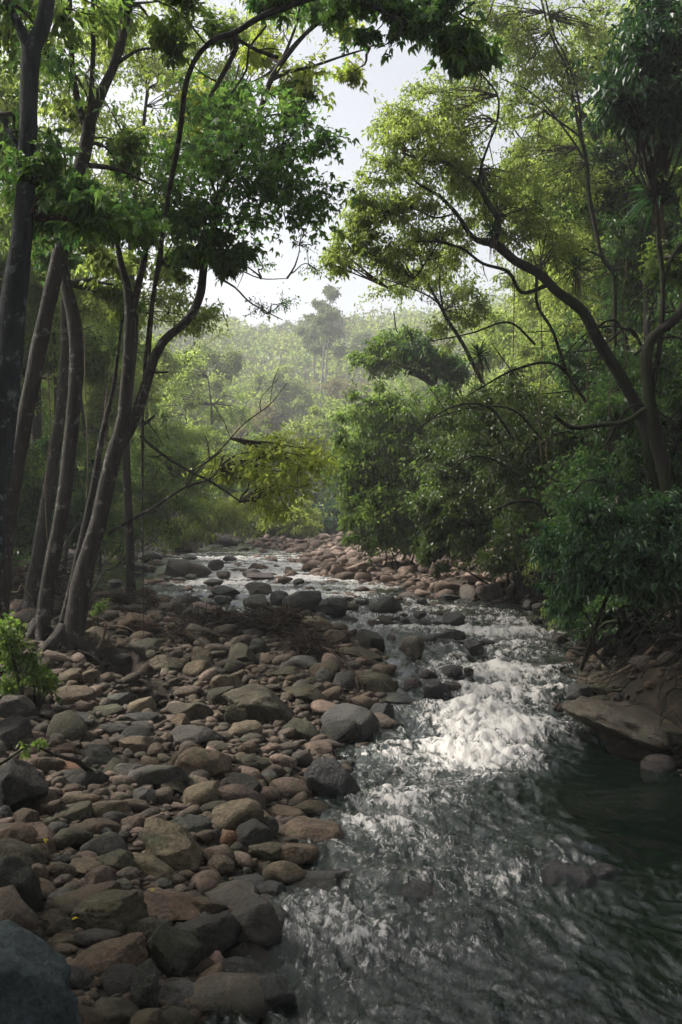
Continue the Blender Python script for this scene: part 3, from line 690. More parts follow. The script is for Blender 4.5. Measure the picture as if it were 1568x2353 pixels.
for c in cand:
    X_, Y_, g_, r, zone, s_ = c
    ti = random.choice(mats_by_zone[zone])
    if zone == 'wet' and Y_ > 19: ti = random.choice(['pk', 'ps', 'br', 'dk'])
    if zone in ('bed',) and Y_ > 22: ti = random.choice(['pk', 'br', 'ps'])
    sx, sy, sz = r*random.uniform(.95, 1.45), r*random.uniform(.65, 1.0), r*random.uniform(.38, .8)
    wet = 0 if ti in ('wt', 'wr') else 1
    zc = g_+sz*.45
    vis = X_/Y_*F+CX
    if kk < NIND and 5 < vis < 1560:
        k = random.randrange(12); o = bpy.data.objects.new('stone', inst_mesh[k]); COL.objects.link(o)
        o.location = (X_, Y_, zc); o.scale = (sx, sy/.85, sz/.62); o.rotation_euler = (random.uniform(-.3, .3), random.uniform(-.35, .35), random.uniform(0, 6.28))
        wf = 1.0
        if wet and s_ < .2: wet = .45; wf = .62
        o.color = (*(np.array(TINT[ti])*random.uniform(.75, 1.3)*wf), wet); kk += 1
        nb = min(named, key=lambda q: (q[0]-X_)**2+((q[1]-Y_)*.8)**2)
        dx_, dy_ = X_-nb[0], Y_-nb[1]
        rel = ('just beyond' if dy_ > 0 else 'just in front of') if abs(dy_) > abs(dx_)*.9 else ('on the river side of' if dx_ > 0 else 'on the tree side of')
        short = ' '.join(nb[5].split()[:5])
        short = short.rsplit(' ', 1)[0] if short.split()[-1] in ('the', 'a', 'at', 'with', 'in', 'of', 'by', 'and', 'beside', 'behind', 'on', 'close', 'to', 'just') else short
        short = short.rsplit(' ', 1)[0] if short.split()[-1] in ('the', 'a', 'at', 'with', 'in', 'of', 'by', 'and', 'beside', 'behind', 'on', 'close', 'to', 'just') else short
        for t in range(6):
            lb = f"small {WORD[ti]} {SHAPEW[(k+t) % 6]} stone {rel} the {short}"
            if lb not in used_labels: break
        used_labels[lb] = 1
        tag(o, lb, 'stone', 'stones along the river')
    else:
        v, f = (low_shapes[random.randrange(14)] if r/Y_*F*.435 > 2.2 else vlow[random.randrange(8)])
        a_ = random.uniform(0, 6.28); ca, sa = math.cos(a_), math.sin(a_); t_ = random.uniform(-.4, .4); ct, st_ = math.cos(t_), math.sin(t_)
        V = v*np.array([sx, sy, sz]); V = np.stack([V[:, 0]*ct-V[:, 2]*st_, V[:, 1], V[:, 0]*st_+V[:, 2]*ct], 1); V = np.stack([V[:, 0]*ca-V[:, 1]*sa, V[:, 0]*sa+V[:, 1]*ca, V[:, 2]], 1)
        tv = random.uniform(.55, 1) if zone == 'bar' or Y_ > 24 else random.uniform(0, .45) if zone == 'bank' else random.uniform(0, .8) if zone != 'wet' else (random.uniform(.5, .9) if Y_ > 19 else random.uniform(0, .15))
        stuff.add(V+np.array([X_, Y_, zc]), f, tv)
print('individual', kk+len(placed), 'of', len(cand)+len(placed))
tag(stuff.build('pebbles', M['pebble'], smooth=True), 'countless small brown and pink pebbles between the larger stones', 'pebbles', kind='stuff')
QT = 1.0
# ---------------------------------------------------------------- vegetation helpers
WS = dict(second=1, lk='simple', L=.085, lpt=15, spread=.16, wid=.5)
def wpts(pts, depth, radscale=.88):
    P = []; R = []
    for p in pts:
        d = depth+(p[3] if len(p) > 3 else 0); P.append(px(p[0], p[1], d)); R.append(p[2]/F*d/2*radscale)
    return np.array(P), np.array(R)
def crown_blob(mb, c, rad, anchors, ntw, L, lpt=24, lk='simple', limb=.03, twig=.006, wid=.45, spread=None, dead=0, hang=.0, lmi=0, tmi=1, shell=.35):
    """branches from the nearest wood to hubs in the blob, twigs from the hubs, leaves along the twigs"""
    c = np.asarray(c, float); rad = np.asarray(rad, float); rm = rad.mean()
    if anchors is not None and len(anchors):
        A = np.asarray(anchors); dd = np.linalg.norm((A-c)*np.array([1, 1, 1.1]), axis=1)+np.maximum(A[:, 2]-c[2], 0)*.6; a0 = A[dd.argmin()]
    else: a0 = c-np.array([0, 0, rad[2]])
    nh = max(2, ntw//7)
    q = unit(rng.normal(size=(nh, 3)))*(rng.random((nh, 1))**shell)*.72; hubs = c+q*rad
    mid = (a0+hubs)/2+rng.normal(size=(nh, 3))*rm*.16+np.array([0, 0, .12*rm])
    t = np.linspace(0, 1, 7)[None, :, None]
    C = (1-t)**2*a0+2*t*(1-t)*mid[:, None]+t*t*hubs[:, None]
    dist = np.linalg.norm(hubs-a0, axis=1)
    R = np.clip(limb*(.35+.3*dist[:, None]/max(rm, .1)), .3*limb, limb)*(1-.8*t[:, :, 0]); 
    C = C+np.sin(t*9+rng.random((nh, 1, 1))*6)*rng.normal(size=(nh, 1, 3))*.045*rm*(t*(1-t)*4)
    tubes_many(mb, C, np.maximum(R, twig), 5, mi=tmi)
    h = hubs[rng.integers(0, nh, ntw)]
    Dr = unit(rng.normal(size=(ntw, 3))*np.array([1, 1, .6])+.5*unit((h-c)/rad)); ln = rm*np.where(rng.random((ntw, 1)) < .12, rng.uniform(.65, 1.25, (ntw, 1)), rng.uniform(.25, .6, (ntw, 1)))
    e = h+Dr*ln; m2 = (h+e)/2+rng.normal(size=(ntw, 3))*ln*.15; e = e-np.array([0, 0, 1])*ln*hang
    t = np.linspace(0, 1, 5)[None, :, None]
    C = (1-t)**2*h[:, None]+2*t*(1-t)*m2[:, None]+t*t*e[:, None]
    tubes_many(mb, C, twig*(1-.7*np.broadcast_to(t[:, :, 0], C.shape[:2])), 3, mi=tmi)
    if lpt <= 0: return
    n = ntw*lpt; ti = np.repeat(np.arange(ntw), lpt); u = rng.uniform(.15, 1.08, n)
    u_ = u[:, None]; P = (1-u_)**2*h[ti]+2*u_*(1-u_)*m2[ti]+u_*u_*e[ti]
    sp = (spread if spread is not None else .10*rm+.5*L)
    P = P+rng.normal(size=(n, 3))*sp*np.array([1, 1, .7])*.5
    D = unit(Dr[ti]*.5+rng.normal(size=(n, 3))*.8-np.array([0, 0, .35+hang]))
    av = np.clip(np.repeat(rng.random(ntw), lpt)*.55+rng.random(n)*.5, 0, 1)
    leaves(mb, P, D, L*rng.uniform(.65, 1.2, n), wid, av, lmi, kind=lk)
def tree(name, label, depth, trunk, branches, blobs, bark, leaf, cat='tree', group=None, leaf2=None, sides=14, rough=.12, L=.08, lk='simple', rooted=True, step=.07, limb=.03, tforks=()):
    P, R = wpts(trunk, depth)
    gz_ = g1(P[0][0], P[0][1])
    if rooted:
        P = np.vstack([[P[0][0]+(P[0][0]-P[1][0])*.05, P[0][1], min(gz_, P[0][2])-.12], P]); R = np.concatenate([[R[0]*1.35], R])
    base = (P[0][0], P[0][1], P[0][2])
    root = empty(name, base, label, cat, group)
    mb = MB(); tube(mb, P, R, sides, step, rough=rough)
    if R[0] > .07 and rooted:                      # flared roots
        for k in range(5):
            a_ = k*1.26+random.random(); d_ = np.array([math.cos(a_), math.sin(a_), 0]); r0 = R[0]
            z0 = max(gz_, P[0][2]); b_ = np.array([P[1][0], P[1][1], z0])
            tube(mb, [b_+[0, 0, r0*1.3], b_+d_*r0*.6+[0, 0, r0*.6], b_+d_*r0*1.3+[0, 0, .1*r0], b_+d_*r0*2+[0, 0, -.1]], [r0*.5, r0*.45, r0*.3, r0*.15], 8, .05, rough=.15)
    for fk in tforks:
        Q, Rq = wpts(fk, depth); tube(mb, Q, Rq, 10, step, rough=rough)
    mb.build('trunk', bark, root, base, smooth=True)
    anch = [spline(P, R, .3)[0]]
    for fk in tforks: anch.append(wpts(fk, depth)[0])
    for b in branches:
        Q, Rq = wpts(b, depth); m2 = MB(); tube(m2, Q, Rq, 8, step, rough=rough)
        # side twigs
        Qs, Rs = spline(Q, Rq, .25)
        for k in range(1, len(Qs)-1):
            if random.random() < .5:
                v = unit(rng.normal(size=3)+np.array([0, 0, .4])); ln = random.uniform(.15, .5)
                tube(m2, [Qs[k], Qs[k]+v*ln*.5+rng.normal(size=3)*.03, Qs[k]+v*ln], [min(Rs[k]*.45, .012), .006, .003], 4, cap=False)
        m2.build('branch', bark, root, base, smooth=True); anch.append(Qs)
    anch = np.vstack(anch)
    if blobs:
        cb = MB(); mats = [leaf, M['twig'], leaf2 or leaf]
        for b in blobs:
            x_, y_, rx, ry, dd, rz, ntw = b[:7]; o_ = b[7] if len(b) > 7 else {}
            d = depth+dd; kw = dict(L=L, lk=lk, limb=limb); kw.update(o_)
            if o_.get('second'): kw.pop('second'); kw['lmi'] = 2
            crown_blob(cb, px(x_, y_, d), (rx/F*d, rz, ry/F*d), anch, int(ntw*QT), **kw)
        cb.build('crown', mats, root, base)
    return root
def wild(name, label, x, y, h, r, nb, leaf, L, group, bark='bark', ntw=60, lpt=24, low=.3, trad=None, cat='tree', flat=.75, lean=(0, 0), limb=.03, blobr=.42, lk='simple', nst=1, hang=0, twig=.008):
    z0 = g1(x, y); base = (x, y, z0-.1); root = empty(name, base, label, cat, group)
    r0 = trad or h*.014+.02; mb = MB(); anch = []
    for s in range(nst):
        top = np.array([x+lean[0]+random.uniform(-.12, .12)*h*.4*(1+s), y+lean[1]+random.uniform(-.05, .05)*h, z0+h*.9])
        b = np.array([x+s*r0*2.5, y, z0-.1]); k1 = b+(top-b)*.35+np.array([random.uniform(-.04, .04)*h, 0, 0]); k2 = b+(top-b)*.68+np.array([random.uniform(-.05, .05)*h, random.uniform(-.04, .04)*h, 0])
        tube(mb, [b, k1, k2, top], [r0*1.2, r0*.85, r0*.6, r0*.2], 8, .4, rough=.12); anch.append(spline([b, k1, k2, top], [0]*4, .5)[0])
    mb.build('trunk', M[bark], root, base, smooth=True); anch = np.vstack(anch)
    cb = MB()
    for k in range(nb):
        u = random.random(); zz = z0+h*(low+(1-low)*u*.96); rr = r*(1-.45*abs(u-.4)/.6)
        a_ = k*2.4+random.random(); rad = rr*math.sqrt(random.uniform(.05, 1))*.8
        c = np.array([x+lean[0]*(zz-z0)/h+math.cos(a_)*rad, y+lean[1]*(zz-z0)/h+math.sin(a_)*rad, zz]); q = r*blobr*random.uniform(.7, 1.2)
        crown_blob(cb, c, (q, q, q*flat), anch, ntw, L, lpt, lk, limb, twig=twig, hang=hang)
    cb.build('crown', [M[leaf], M['twig']], root, base)
    return root

# ---------------------------------------------------------------- near left trees
G_L = 'lichen-covered trees on the shaded stone bank'
tree('tree', 'thick grey trunk nearest the viewer, forking high above the stone bank', 8.2,
     [(-60,1680,96),(-40,1400,80),(-15,1150,74),(8,950,70),(22,800,68),(32,690,66),(45,600,60),(54,500,52),(61,400,48),(65,300,47),(67,200,46),(72,110,50)], [],
     [(140,470,130,60,.4,.9,40,dict(lk='lobed',L=.10)),(60,60,110,90,.3,.9,14),(250,520,110,42,.3,.7,32,dict(lk='lobed',L=.10)),(-10,330,60,140,.5,.9,10)],
     M['bark_near'], M['lf_canopy'], group=G_L, L=.09, tforks=[[(72,115,44),(100,50,40),(112,-30,36),(120,-150,30)],[(70,115,34),(45,60,24),(18,10,20),(-20,-60,16)],[(45,340,14),(20,300,10),(0,265,8),(-30,240,6)]])
tree('tree', 'grey lichen-patched trunk crossing behind the thickest one, arms rising to the canopy', 11,
     [(-5,1480,56),(0,1400,50),(10,1260,46),(30,1110,43),(55,980,42),(80,850,42),(105,730,40),(125,640,40),(148,540,40),(155,460,38),(180,400,38),(200,330,36),(205,280,34)], [[(205,380,16),(250,385,12),(300,402,8),(350,425,5)],[(262,150,12),(320,115,8),(380,110,5)]],
     [(220,120,120,110,.5,1.0,26,dict(second=1)),(330,60,110,80,.8,1.0,22,dict(second=1)),(130,60,90,80,.5,.9,14),(230,600,80,60,.6,.6,22,dict(second=1)),(250,330,90,50,.2,.7,26),(190,250,70,70,.8,.8,14,dict(second=1))],
     M['bark'], M['lf_mid'], group=G_L, leaf2=M['lf_lime'], L=.09, lk='lobed',
     tforks=[[(205,285,28),(235,210,26),(262,150,24),(282,80,24),(296,10,24),(305,-80,20)],[(200,300,20),(185,260,18),(168,170,16),(163,80,14),(160,-30,12)],[(206,280,16),(212,180,13),(215,80,12),(212,-40,10)]])
tree('tree', 'upright mottled trunk standing beside the leaning tree on the stones', 12,
     [(88,1490,50),(100,1420,42),(115,1320,40),(135,1220,38),(148,1140,37),(158,1050,36),(168,960,37),(176,840,38),(170,735,36),(152,650,28),(140,560,22),(128,450,16),(132,330,12)], [],
     [(300,640,60,40,.8,.5,16,dict(second=1)),(110,560,70,50,.6,.6,20),(150,390,90,70,.9,.7,16,dict(second=1)),(240,700,70,60,1,.5,16,dict(second=1))], M['bark'], M['lf_canopy'], group=G_L, leaf2=M['lf_lime'], L=.10, lk='lobed')
tree('tree', 'slim trunk rising behind the upright mottled one, dark at its foot', 14.5,
     [(72,1400,46),(82,1320,40),(96,1230,36),(120,1080,30),(140,940,28),(150,820,26),(150,700,22),(160,560,16),(172,440,10)], [], [(170,420,120,80,.5,1.0,30)], M['bark'], M['lf_lime'], group=G_L, L=.10)
tree('tree', 'dark thin trunk standing against the leaning tree foot', 12.6,
     [(128,1500,34),(150,1420,28),(172,1330,26),(190,1240,22),(215,1120,18),(235,1000,14),(262,880,10),(280,740,8)], [], [(280,720,60,40,.5,.5,12)], M['bark'], M['lf_mid'], group=G_L, L=.09)
T4d = 11.6
leaning = tree('tree', 'tall leaning tree whose bent dark limb arches right over the river', T4d,
     [(152,1545,70),(160,1500,62),(172,1430,58),(190,1330,53),(207,1265,48),(226,1200,45),(242,1130,43),(258,1060,42),(272,1012,40)],
     [[(248,1228,9),(300,1195,8),(350,1168,8),(425,1120,6),(480,1102,5),(505,1075,4,.3)],
      [(322,1002,8),(375,1045,8),(440,1085,7),(482,1105,7),(520,1130,5),(552,1152,4)],
      [(425,1120,4),(455,1080,4),(485,1055,4),(512,1035,3)],[(482,1060,3),(478,1020,3),(472,1000,2)],
      [(330,855,8),(360,856,6),(386,855,4)],[(320,978,12),(338,970,9),(356,955,6)],
      [(440,1085,4),(500,1040,4,.3),(560,975,3,.6),(620,930,3,.8),(660,880,2,1)],[(600,945,3,.7),(600,915,2,.8),(640,870,2,.9)],
      [(505,640,7),(540,660,5),(575,695,4),(620,720,3),(650,735,2)],[(500,610,5),(550,620,4),(600,640,3),(660,640,2)],
      [(620,185,12),(665,165,9),(725,150,8),(790,128,6),(850,110,4)],[(645,145,10),(665,100,8),(685,40,8),(695,-40,7)],
      [(590,275,6),(640,262,5),(700,270,4)],[(505,450,6),(560,440,5),(610,455,4)]],
     [(560,1050,90,40,.5,.7,30,WS),(640,1040,100,50,.8,.9,44,WS),(620,1110,90,50,.6,.8,40,WS),(690,1085,70,50,.9,.8,32,WS),(615,1170,44,42,.5,.4,18,WS),(530,1105,70,34,.4,.5,20,WS),
      (470,420,120,90,-.8,1.1,46,dict(lpt=15,spread=.24)),(560,330,130,90,-.6,1.1,46,dict(lpt=15,spread=.24)),(655,350,110,90,-.5,1.0,44,dict(lpt=15,spread=.24)),(690,430,80,80,-.4,.9,34,dict(lpt=15,spread=.24)),(610,470,100,60,-.5,.8,34,dict(lpt=15,spread=.24)),(420,340,110,80,-.6,1.0,34,dict(lpt=15,spread=.24)),(350,470,150,60,-.6,1.0,50,dict(lpt=18)),(470,520,100,50,-.4,.8,34,dict(lpt=18)),(720,330,50,60,-.3,.7,14,dict(lpt=16)),(500,250,120,70,-.2,1.0,30,dict(lpt=16)),(250,480,90,40,-.5,.8,30),
      (440,580,30,50,-.3,.4,20,dict(L=.10)),(545,600,42,50,-.3,.4,32,dict(L=.10)),(500,560,50,30,-.3,.4,16),
      (690,560,80,70,0,.6,12,dict(L=.045,lpt=14,lk='simple')),(620,700,80,40,0,.5,14,dict(L=.045,lpt=14,lk='simple')),(600,620,70,50,0,.5,10,dict(L=.045,lpt=14,lk='simple')),
      (530,255,90,50,.3,.7,26),(640,250,90,60,.4,.7,20),(400,260,90,70,.4,.7,22,dict(second=1)),(700,190,90,50,.5,.7,22,dict(second=1)),(820,120,70,70,.4,.7,20,dict(second=1)),(570,170,110,60,.9,.9,24,dict(second=1)),(740,60,90,40,.3,.8,22)],
     M['bark'], M['lf_canopy'], group=G_L, leaf2=M['lf_fresh'], L=.085, lk='lobed', limb=.022,
     tforks=[[(268,1030,36),(284,955,31),(290,880,29),(296,800,27),(298,730,27),(293,660,23),(282,620,18),(270,560,14),(262,480,10)],
             [(298,745,20),(310,690,19),(325,625,18),(338,560,14),(345,480,10)],
             [(268,1030,36),(296,988,31),(322,930,29),(340,870,27),(355,822,25),(380,780,24),(415,750,23),(445,715,23),(462,670,23),(468,620,22),(480,560,19),(496,510,18),(507,450,17),(530,390,16),(560,325,15),(590,275,14),(606,230,14),(622,185,14),(640,155,15),(665,120,14),(700,80,12),(740,45,12),(790,15,11),(850,-20,9)]])
tree('tree', 'near canopy limb with dark bark arching from high over the river', 9,
     [(330,1480,1,3.2),(330,900,10,3.5),(380,500,13,1.5),(410,330,14,.4),(424,215,14),(436,165,14),(460,120,13),(500,86,15),(540,75,15),(600,38,16),(675,10,15),(740,-8,15),(790,0,12),(840,8,11),(900,35,12),(934,50,12),(994,45,10),(1054,30,9),(1090,5,7)],
     [[(540,80,14),(543,110,14),(528,142,14),(502,190,12),(482,222,9)],[(550,92,8),(590,115,10),(640,132,10)],[(612,60,6),(572,112,6),(567,160,6),(532,215,6)],[(1054,30,6),(1080,45,5),(1118,45,4),(1135,0,3)],[(934,50,5),(905,90,4),(870,110,3)],[(480,110,4),(440,60,6),(400,20,5),(330,-10,5)]],
     [(460,60,80,50,0,.6,16,dict(second=1)),(620,-10,120,40,0,.6,20),(800,-20,120,45,0,.6,30),(960,0,110,45,0,.6,36),(1090,110,46,66,0,.4,34,dict(L=.11)),(1000,60,60,30,0,.4,12),(400,120,70,70,.3,.6,14,dict(second=1)),(870,70,60,50,.3,.4,14)],
     M['bark'], M['lf_canopy'], group=G_L, leaf2=M['lf_mid'], L=.09, lk='lobed', limb=.012, rooted=False)
tree('sapling', 'thin dark sapling stem curving up between the leaning tree forks', 11.6, [(318,935,6),(334,900,6),(342,860,6.5),(346,780,7),(355,675,7),(370,600,8),(376,535,8),(400,440,5)], [[(368,620,4),(395,560,3),(430,520,2)]], [(395,600,50,40,.2,.3,16)], M['bark'], M['lf_mid'], L=.08, lk='lobed', rough=.05, cat='tree', rooted=False)

QT = 1.9
tree('tree', 'airy yellow-green tree spreading its thin leaves behind all the thick trunks', 17,
     [(300,1290,24),(290,1000,22),(310,760,18),(300,560,14),(320,380,11),(340,200,8)], [[(305,640,8),(200,520,6),(120,400,4)],[(312,480,8),(420,360,5),(520,280,3)],[(320,380,6),(240,230,4),(150,120,3)]],
     [(80,80,130,110,0,1.8,44),(220,180,130,110,.5,1.8,44),(360,90,130,100,0,1.8,44),(480,160,110,90,.5,1.6,30),(120,300,120,110,0,1.8,40),(290,330,120,100,.6,1.8,40),(420,250,110,90,0,1.6,30),(80,520,110,100,.5,1.6,40),(230,660,110,80,.5,1.5,44),(360,690,80,70,.5,1.3,30),(400,560,90,80,.6,1.4,26),(640,80,100,60,.4,1.4,18),(560,40,100,60,0,1.4,20),(310,460,90,70,.4,1.4,30),(440,720,60,50,.8,1.2,20)],
     M['bark'], M['lf_lime'], group='forest trees behind the shaded stone bank', L=.10, limb=.014, sides=8)
QT = 1.9
# ---------------------------------------------------------------- right bank trees
G_R = 'trees of the shaded root bank'
SM = dict(lk='simple')
tree('tree', 'mossy tree leaning far over the river from the root bank, with forked limbs', 13.2,
     [(1530,1330,42),(1522,1240,38),(1500,1100,34),(1483,980,32),(1438,885,30),(1380,792,30),(1340,716,27),(1284,672,26),(1238,628,25),(1184,599,24),(1140,562,23),(1110,555,20)],
     [[(1130,568,18),(1144,530,17),(1144,500,16),(1124,470,14),(1104,435,12),(1069,400,10),(1034,376,8),(984,370,6),(925,352,4)],
      [(1112,556,16),(1094,550,14),(1074,530,12),(1049,490,10),(1009,450,9),(959,420,7),(925,382,5)],
      [(1260,655,12),(1199,672,10),(1169,625,10),(1109,605,8),(1064,572,7),(1009,556,6),(955,555,4)],
      [(1104,435,8),(1104,390,7),(1124,330,6),(1142,280,6),(1144,220,5),(1106,168,4)],
      [(1009,556,5),(980,600,4),(950,640,3),(890,660,2)],[(1234,632,9),(1235,700,8),(1270,760,8),(1300,850,9)],[(1049,490,5),(1000,500,5),(950,480,4),(900,490,2)]],
     [(900,380,70,60,0,.7,34),(960,330,80,70,.2,.8,40),(850,470,60,60,0,.6,34),(920,480,90,60,.3,.8,46),(1010,420,90,70,.4,.8,46),(830,540,60,50,.3,.6,34),(900,600,90,50,.3,.7,40),(1020,560,100,70,.5,.9,50),(1060,300,80,80,.5,.9,40),(1120,420,90,80,.8,.9,46),(1180,500,90,80,1,1,50),(1000,240,80,70,.4,.7,30),(900,260,60,50,.2,.6,20),(1100,200,80,80,.6,.8,30),(1250,560,90,70,1,1,40),(780,590,46,36,.6,.5,26)],
     M['bark_moss'], M['lf_lime'], group=G_R, L=.075, leaf2=M['lf_mid'], limb=.016, sides=14)
tree('tree', 'slender black stem rising steeply through the pale canopy behind the leaning mossy tree', 15,
     [(1445,1360,12),(1440,1200,11),(1425,1000,10),(1414,780,11),(1411,640,12),(1384,590,11),(1369,525,11),(1354,450,11),(1349,375,10),(1336,315,10),(1316,225,8),(1299,150,7),(1264,75,6),(1240,-20,5)],
     [[(1336,315,8),(1329,225,7),(1300,130,6),(1274,80,5),(1250,-20,4)],[(1336,315,6),(1294,285,6),(1252,255,5)],[(1349,375,6),(1300,300,5),(1225,215,4),(1150,180,3)],[(1384,590,8),(1320,560,7),(1250,520,5),(1200,470,3)]],
     [(1250,60,90,80,.5,1,40),(1180,120,90,90,.6,1,40),(1300,200,90,90,.8,1,46),(1220,280,90,80,.6,1,46),(1180,380,80,70,.8,.9,40),(1300,400,90,90,1,1,46),(1130,40,80,60,.5,.9,30),(1360,100,90,90,1,1,44)],
     M['bark_moss'], M['lf_lime'], group=G_R, L=.08, limb=.014)
tree('tree', 'diagonal branched tree with thin upper limbs above the far slope of the root bank', 17,
     [(1500,1330,34),(1495,1000,30),(1490,700,26),(1475,480,22),(1454,402,20),(1410,370,18),(1374,325,16),(1349,280,14),(1314,225,11),(1259,155,9),(1224,90,7),(1204,30,5)],
     [[(1454,402,10),(1470,300,10),(1484,200,10),(1484,120,11),(1434,92,9),(1384,60,8),(1340,0,6)],[(1410,370,8),(1350,360,7),(1280,330,5),(1200,320,4),(1150,220,3)],[(1484,120,8),(1480,60,7),(1450,-20,6)]],
     [(1400,180,90,90,.5,1.2,50),(1330,300,90,90,.8,1.2,50),(1420,300,80,80,1,1.2,44),(1460,80,90,90,.6,1,40),(1250,430,90,80,1,1.2,50),(1380,480,90,90,1,1.2,50),(1480,440,80,90,1,1.2,44),(1300,620,100,90,1.2,1.2,60)],
     M['bark_moss'], M['lf_lime'], group=G_R, L=.09, leaf2=M['lf_mid'], limb=.016)
tree('tree', 'stout mossy trunk at the frame side holding the largest hanging air plant', 12,
     [(1560,1330,44),(1540,1150,38),(1506,1000,34),(1486,850,30),(1494,785,27),(1530,750,26),(1568,715,26),(1620,600,22)],
     [[(1500,900,14),(1518,780,13),(1524,660,13),(1515,560,14),(1512,480,14)],[(1524,660,8),(1545,590,9),(1568,560,9)],[(1500,930,18),(1440,968,15),(1384,976,13),(1314,982,12),(1274,955,10)]],
     [(1500,120,90,90,-1.2,.9,90,dict(L=.1)),(1440,210,70,70,-1.0,.8,60,dict(L=.1)),(1540,240,70,70,-1.2,.8,60,dict(L=.1)),(1530,30,60,60,-1.2,.8,50,dict(L=.1)),(1560,420,60,80,-.4,.8,30,dict(second=1)),(1540,620,60,70,.6,.8,30,dict(second=1))],
     M['bark_moss'], M['lf_teal'], group=G_R, L=.09, leaf2=M['lf_mid'], limb=.02)
tree('tree', 'slim tilted tree carrying a spiky air plant above the overhanging bush', 19,
     [(1190,1330,20),(1180,1150,18),(1150,990,15),(1129,930,12),(1109,880,11),(1084,830,11),(1064,790,10),(1029,735,10),(1019,715,9),(984,650,7),(959,575,5)],
     [[(1029,735,6),(1000,690,5),(940,660,4),(880,640,3)],[(1019,715,5),(1010,650,5),(1015,600,4)]],
     [(1000,620,70,60,.5,.8,34),(930,650,80,50,.8,.8,36),(1080,700,80,60,.6,.9,44),(1050,760,70,50,1.2,.8,30)], M['bark_moss'], M['lf_lime'], group=G_R, L=.085, limb=.014)
tree('tree', 'low umbrella-crowned dark tree above the far end of the gravel bar', 26,
     [(1120,1290,18),(1100,1100,18),(1060,960,16),(1010,900,15),(975,870,13),(940,855,11)],
     [[(1010,900,8),(985,868,8),(950,850,7),(900,838,5),(850,835,3)],[(1003,890,7),(1000,840,6),(990,800,4)],[(910,840,4),(880,820,4),(845,800,3)],[(905,715,3,2),(915,765,4,2),(950,760,4,2)]],
     [(960,810,70,36,0,1.0,60,dict(second=1)),(1010,830,60,34,0,1.0,50,dict(second=1)),(900,815,70,36,0,1.0,46),(850,820,50,30,0,.8,30),(1040,860,50,40,.3,.8,36,dict(second=1)),(920,780,60,24,0,.8,26)],
     M['bark_moss'], M['lf_mid'], group=G_R, leaf2=M['lf_dark'], L=.13, limb=.02)

# forest filling both banks
GF = 'forest trees crowding the root bank'; GL = 'forest trees behind the shaded stone bank'
PLACE = ['nearest the big roots', 'behind the stout mossy trunk', 'behind the huge tan rock', 'at the middle of the bank', 'beyond the slim tilted tree', 'near the gravel bar', 'behind the umbrella-crowned tree', 'at the river bend', 'deep in the wood', 'high on the bank', 'behind the diagonal branched tree', 'where the shade is deepest', 'filling the gap below the canopy', 'beyond the black stem']
rb = [(5.6,11.5,7.5,2.0,9,'lf_dark',.09),(6.6,14.5,9.5,2.3,11,'lf_dark',.10),(5.9,17.5,8.0,2.2,11,'lf_dark',.10),(8.0,19,8.5,2.6,12,'lf_dark',.11),(6.3,22,9.5,2.4,11,'lf_lime',.11),(9.5,25,9.5,3,12,'lf_lime',.13),(7.0,27,9.5,2.5,11,'lf_lime',.13),(7.6,33,10,2.8,11,'lf_lime',.15),(11.5,32,10.5,3.2,11,'lf_far',.16),(7.6,40,9,2.8,10,'lf_far',.18),(10.5,46,10,3.2,10,'lf_far',.20),(7.3,13,6.5,2,7,'lf_dark',.09),(8.5,16.5,9.5,2.4,9,'lf_lime',.11),(11,21,10.5,3,9,'lf_lime',.12)]  # lf_dark here puts the bank's deep shade into the leaf colour
for k, (x_, y_, h_, r_, nb, lf, L_) in enumerate(rb):
    wild('tree', ('dark leafy tree ', 'bright leafy tree ')[lf in ('lf_lime', 'lf_far')]+PLACE[k], x_, y_, h_, r_, nb+5, lf, L_*.92, GF, 'bark_moss', ntw=120, lpt=32, low=.08, lean=(-.6, 0))
PL = ['behind the thickest trunk', 'behind the mottled trunk', 'seen between the forks', 'beyond the green channel', 'near the pink boulders', 'at the far left bend', 'deep behind the trunks', 'high above the others', 'behind the thin sapling', 'along the channel edge', 'with sunlit top', 'half hidden by trunks']
PL = [s.replace('left ', '') for s in PL]
lbk = [(-6.2,17,9.5,2.0,6,'lf_mid',.11),(-8.0,20,11,2.5,8,'lf_lime',.12),(-7.0,24,9.5,2.4,9,'lf_mid',.12),(-9.5,28,10.5,2.8,10,'lf_lime',.14),(-7.6,31,7.5,2.4,9,'lf_lime',.14),(-9.8,37,9.2,3,10,'lf_lime',.17),(-10.5,22,12,2.6,8,'lf_mid',.13),(-7.5,15,11,1.9,5,'lf_lime',.11),(-12.5,32,13,3,9,'lf_lime',.15),(-9.0,44,8.5,2.8,9,'lf_far',.2),(-13,42,12,3.2,9,'lf_far',.2),(-6.6,20.5,6.0,1.6,7,'lf_mid',.11)]
for k, (x_, y_, h_, r_, nb, lf, L_) in enumerate(lbk):
    wild('tree', ('green forest tree ', 'yellow-green forest tree ')[lf in ('lf_lime', 'lf_far')]+PL[k], x_, y_, h_, r_, nb+5, lf, L_*.95, GL, 'bark', ntw=105, lpt=28, low=.12)
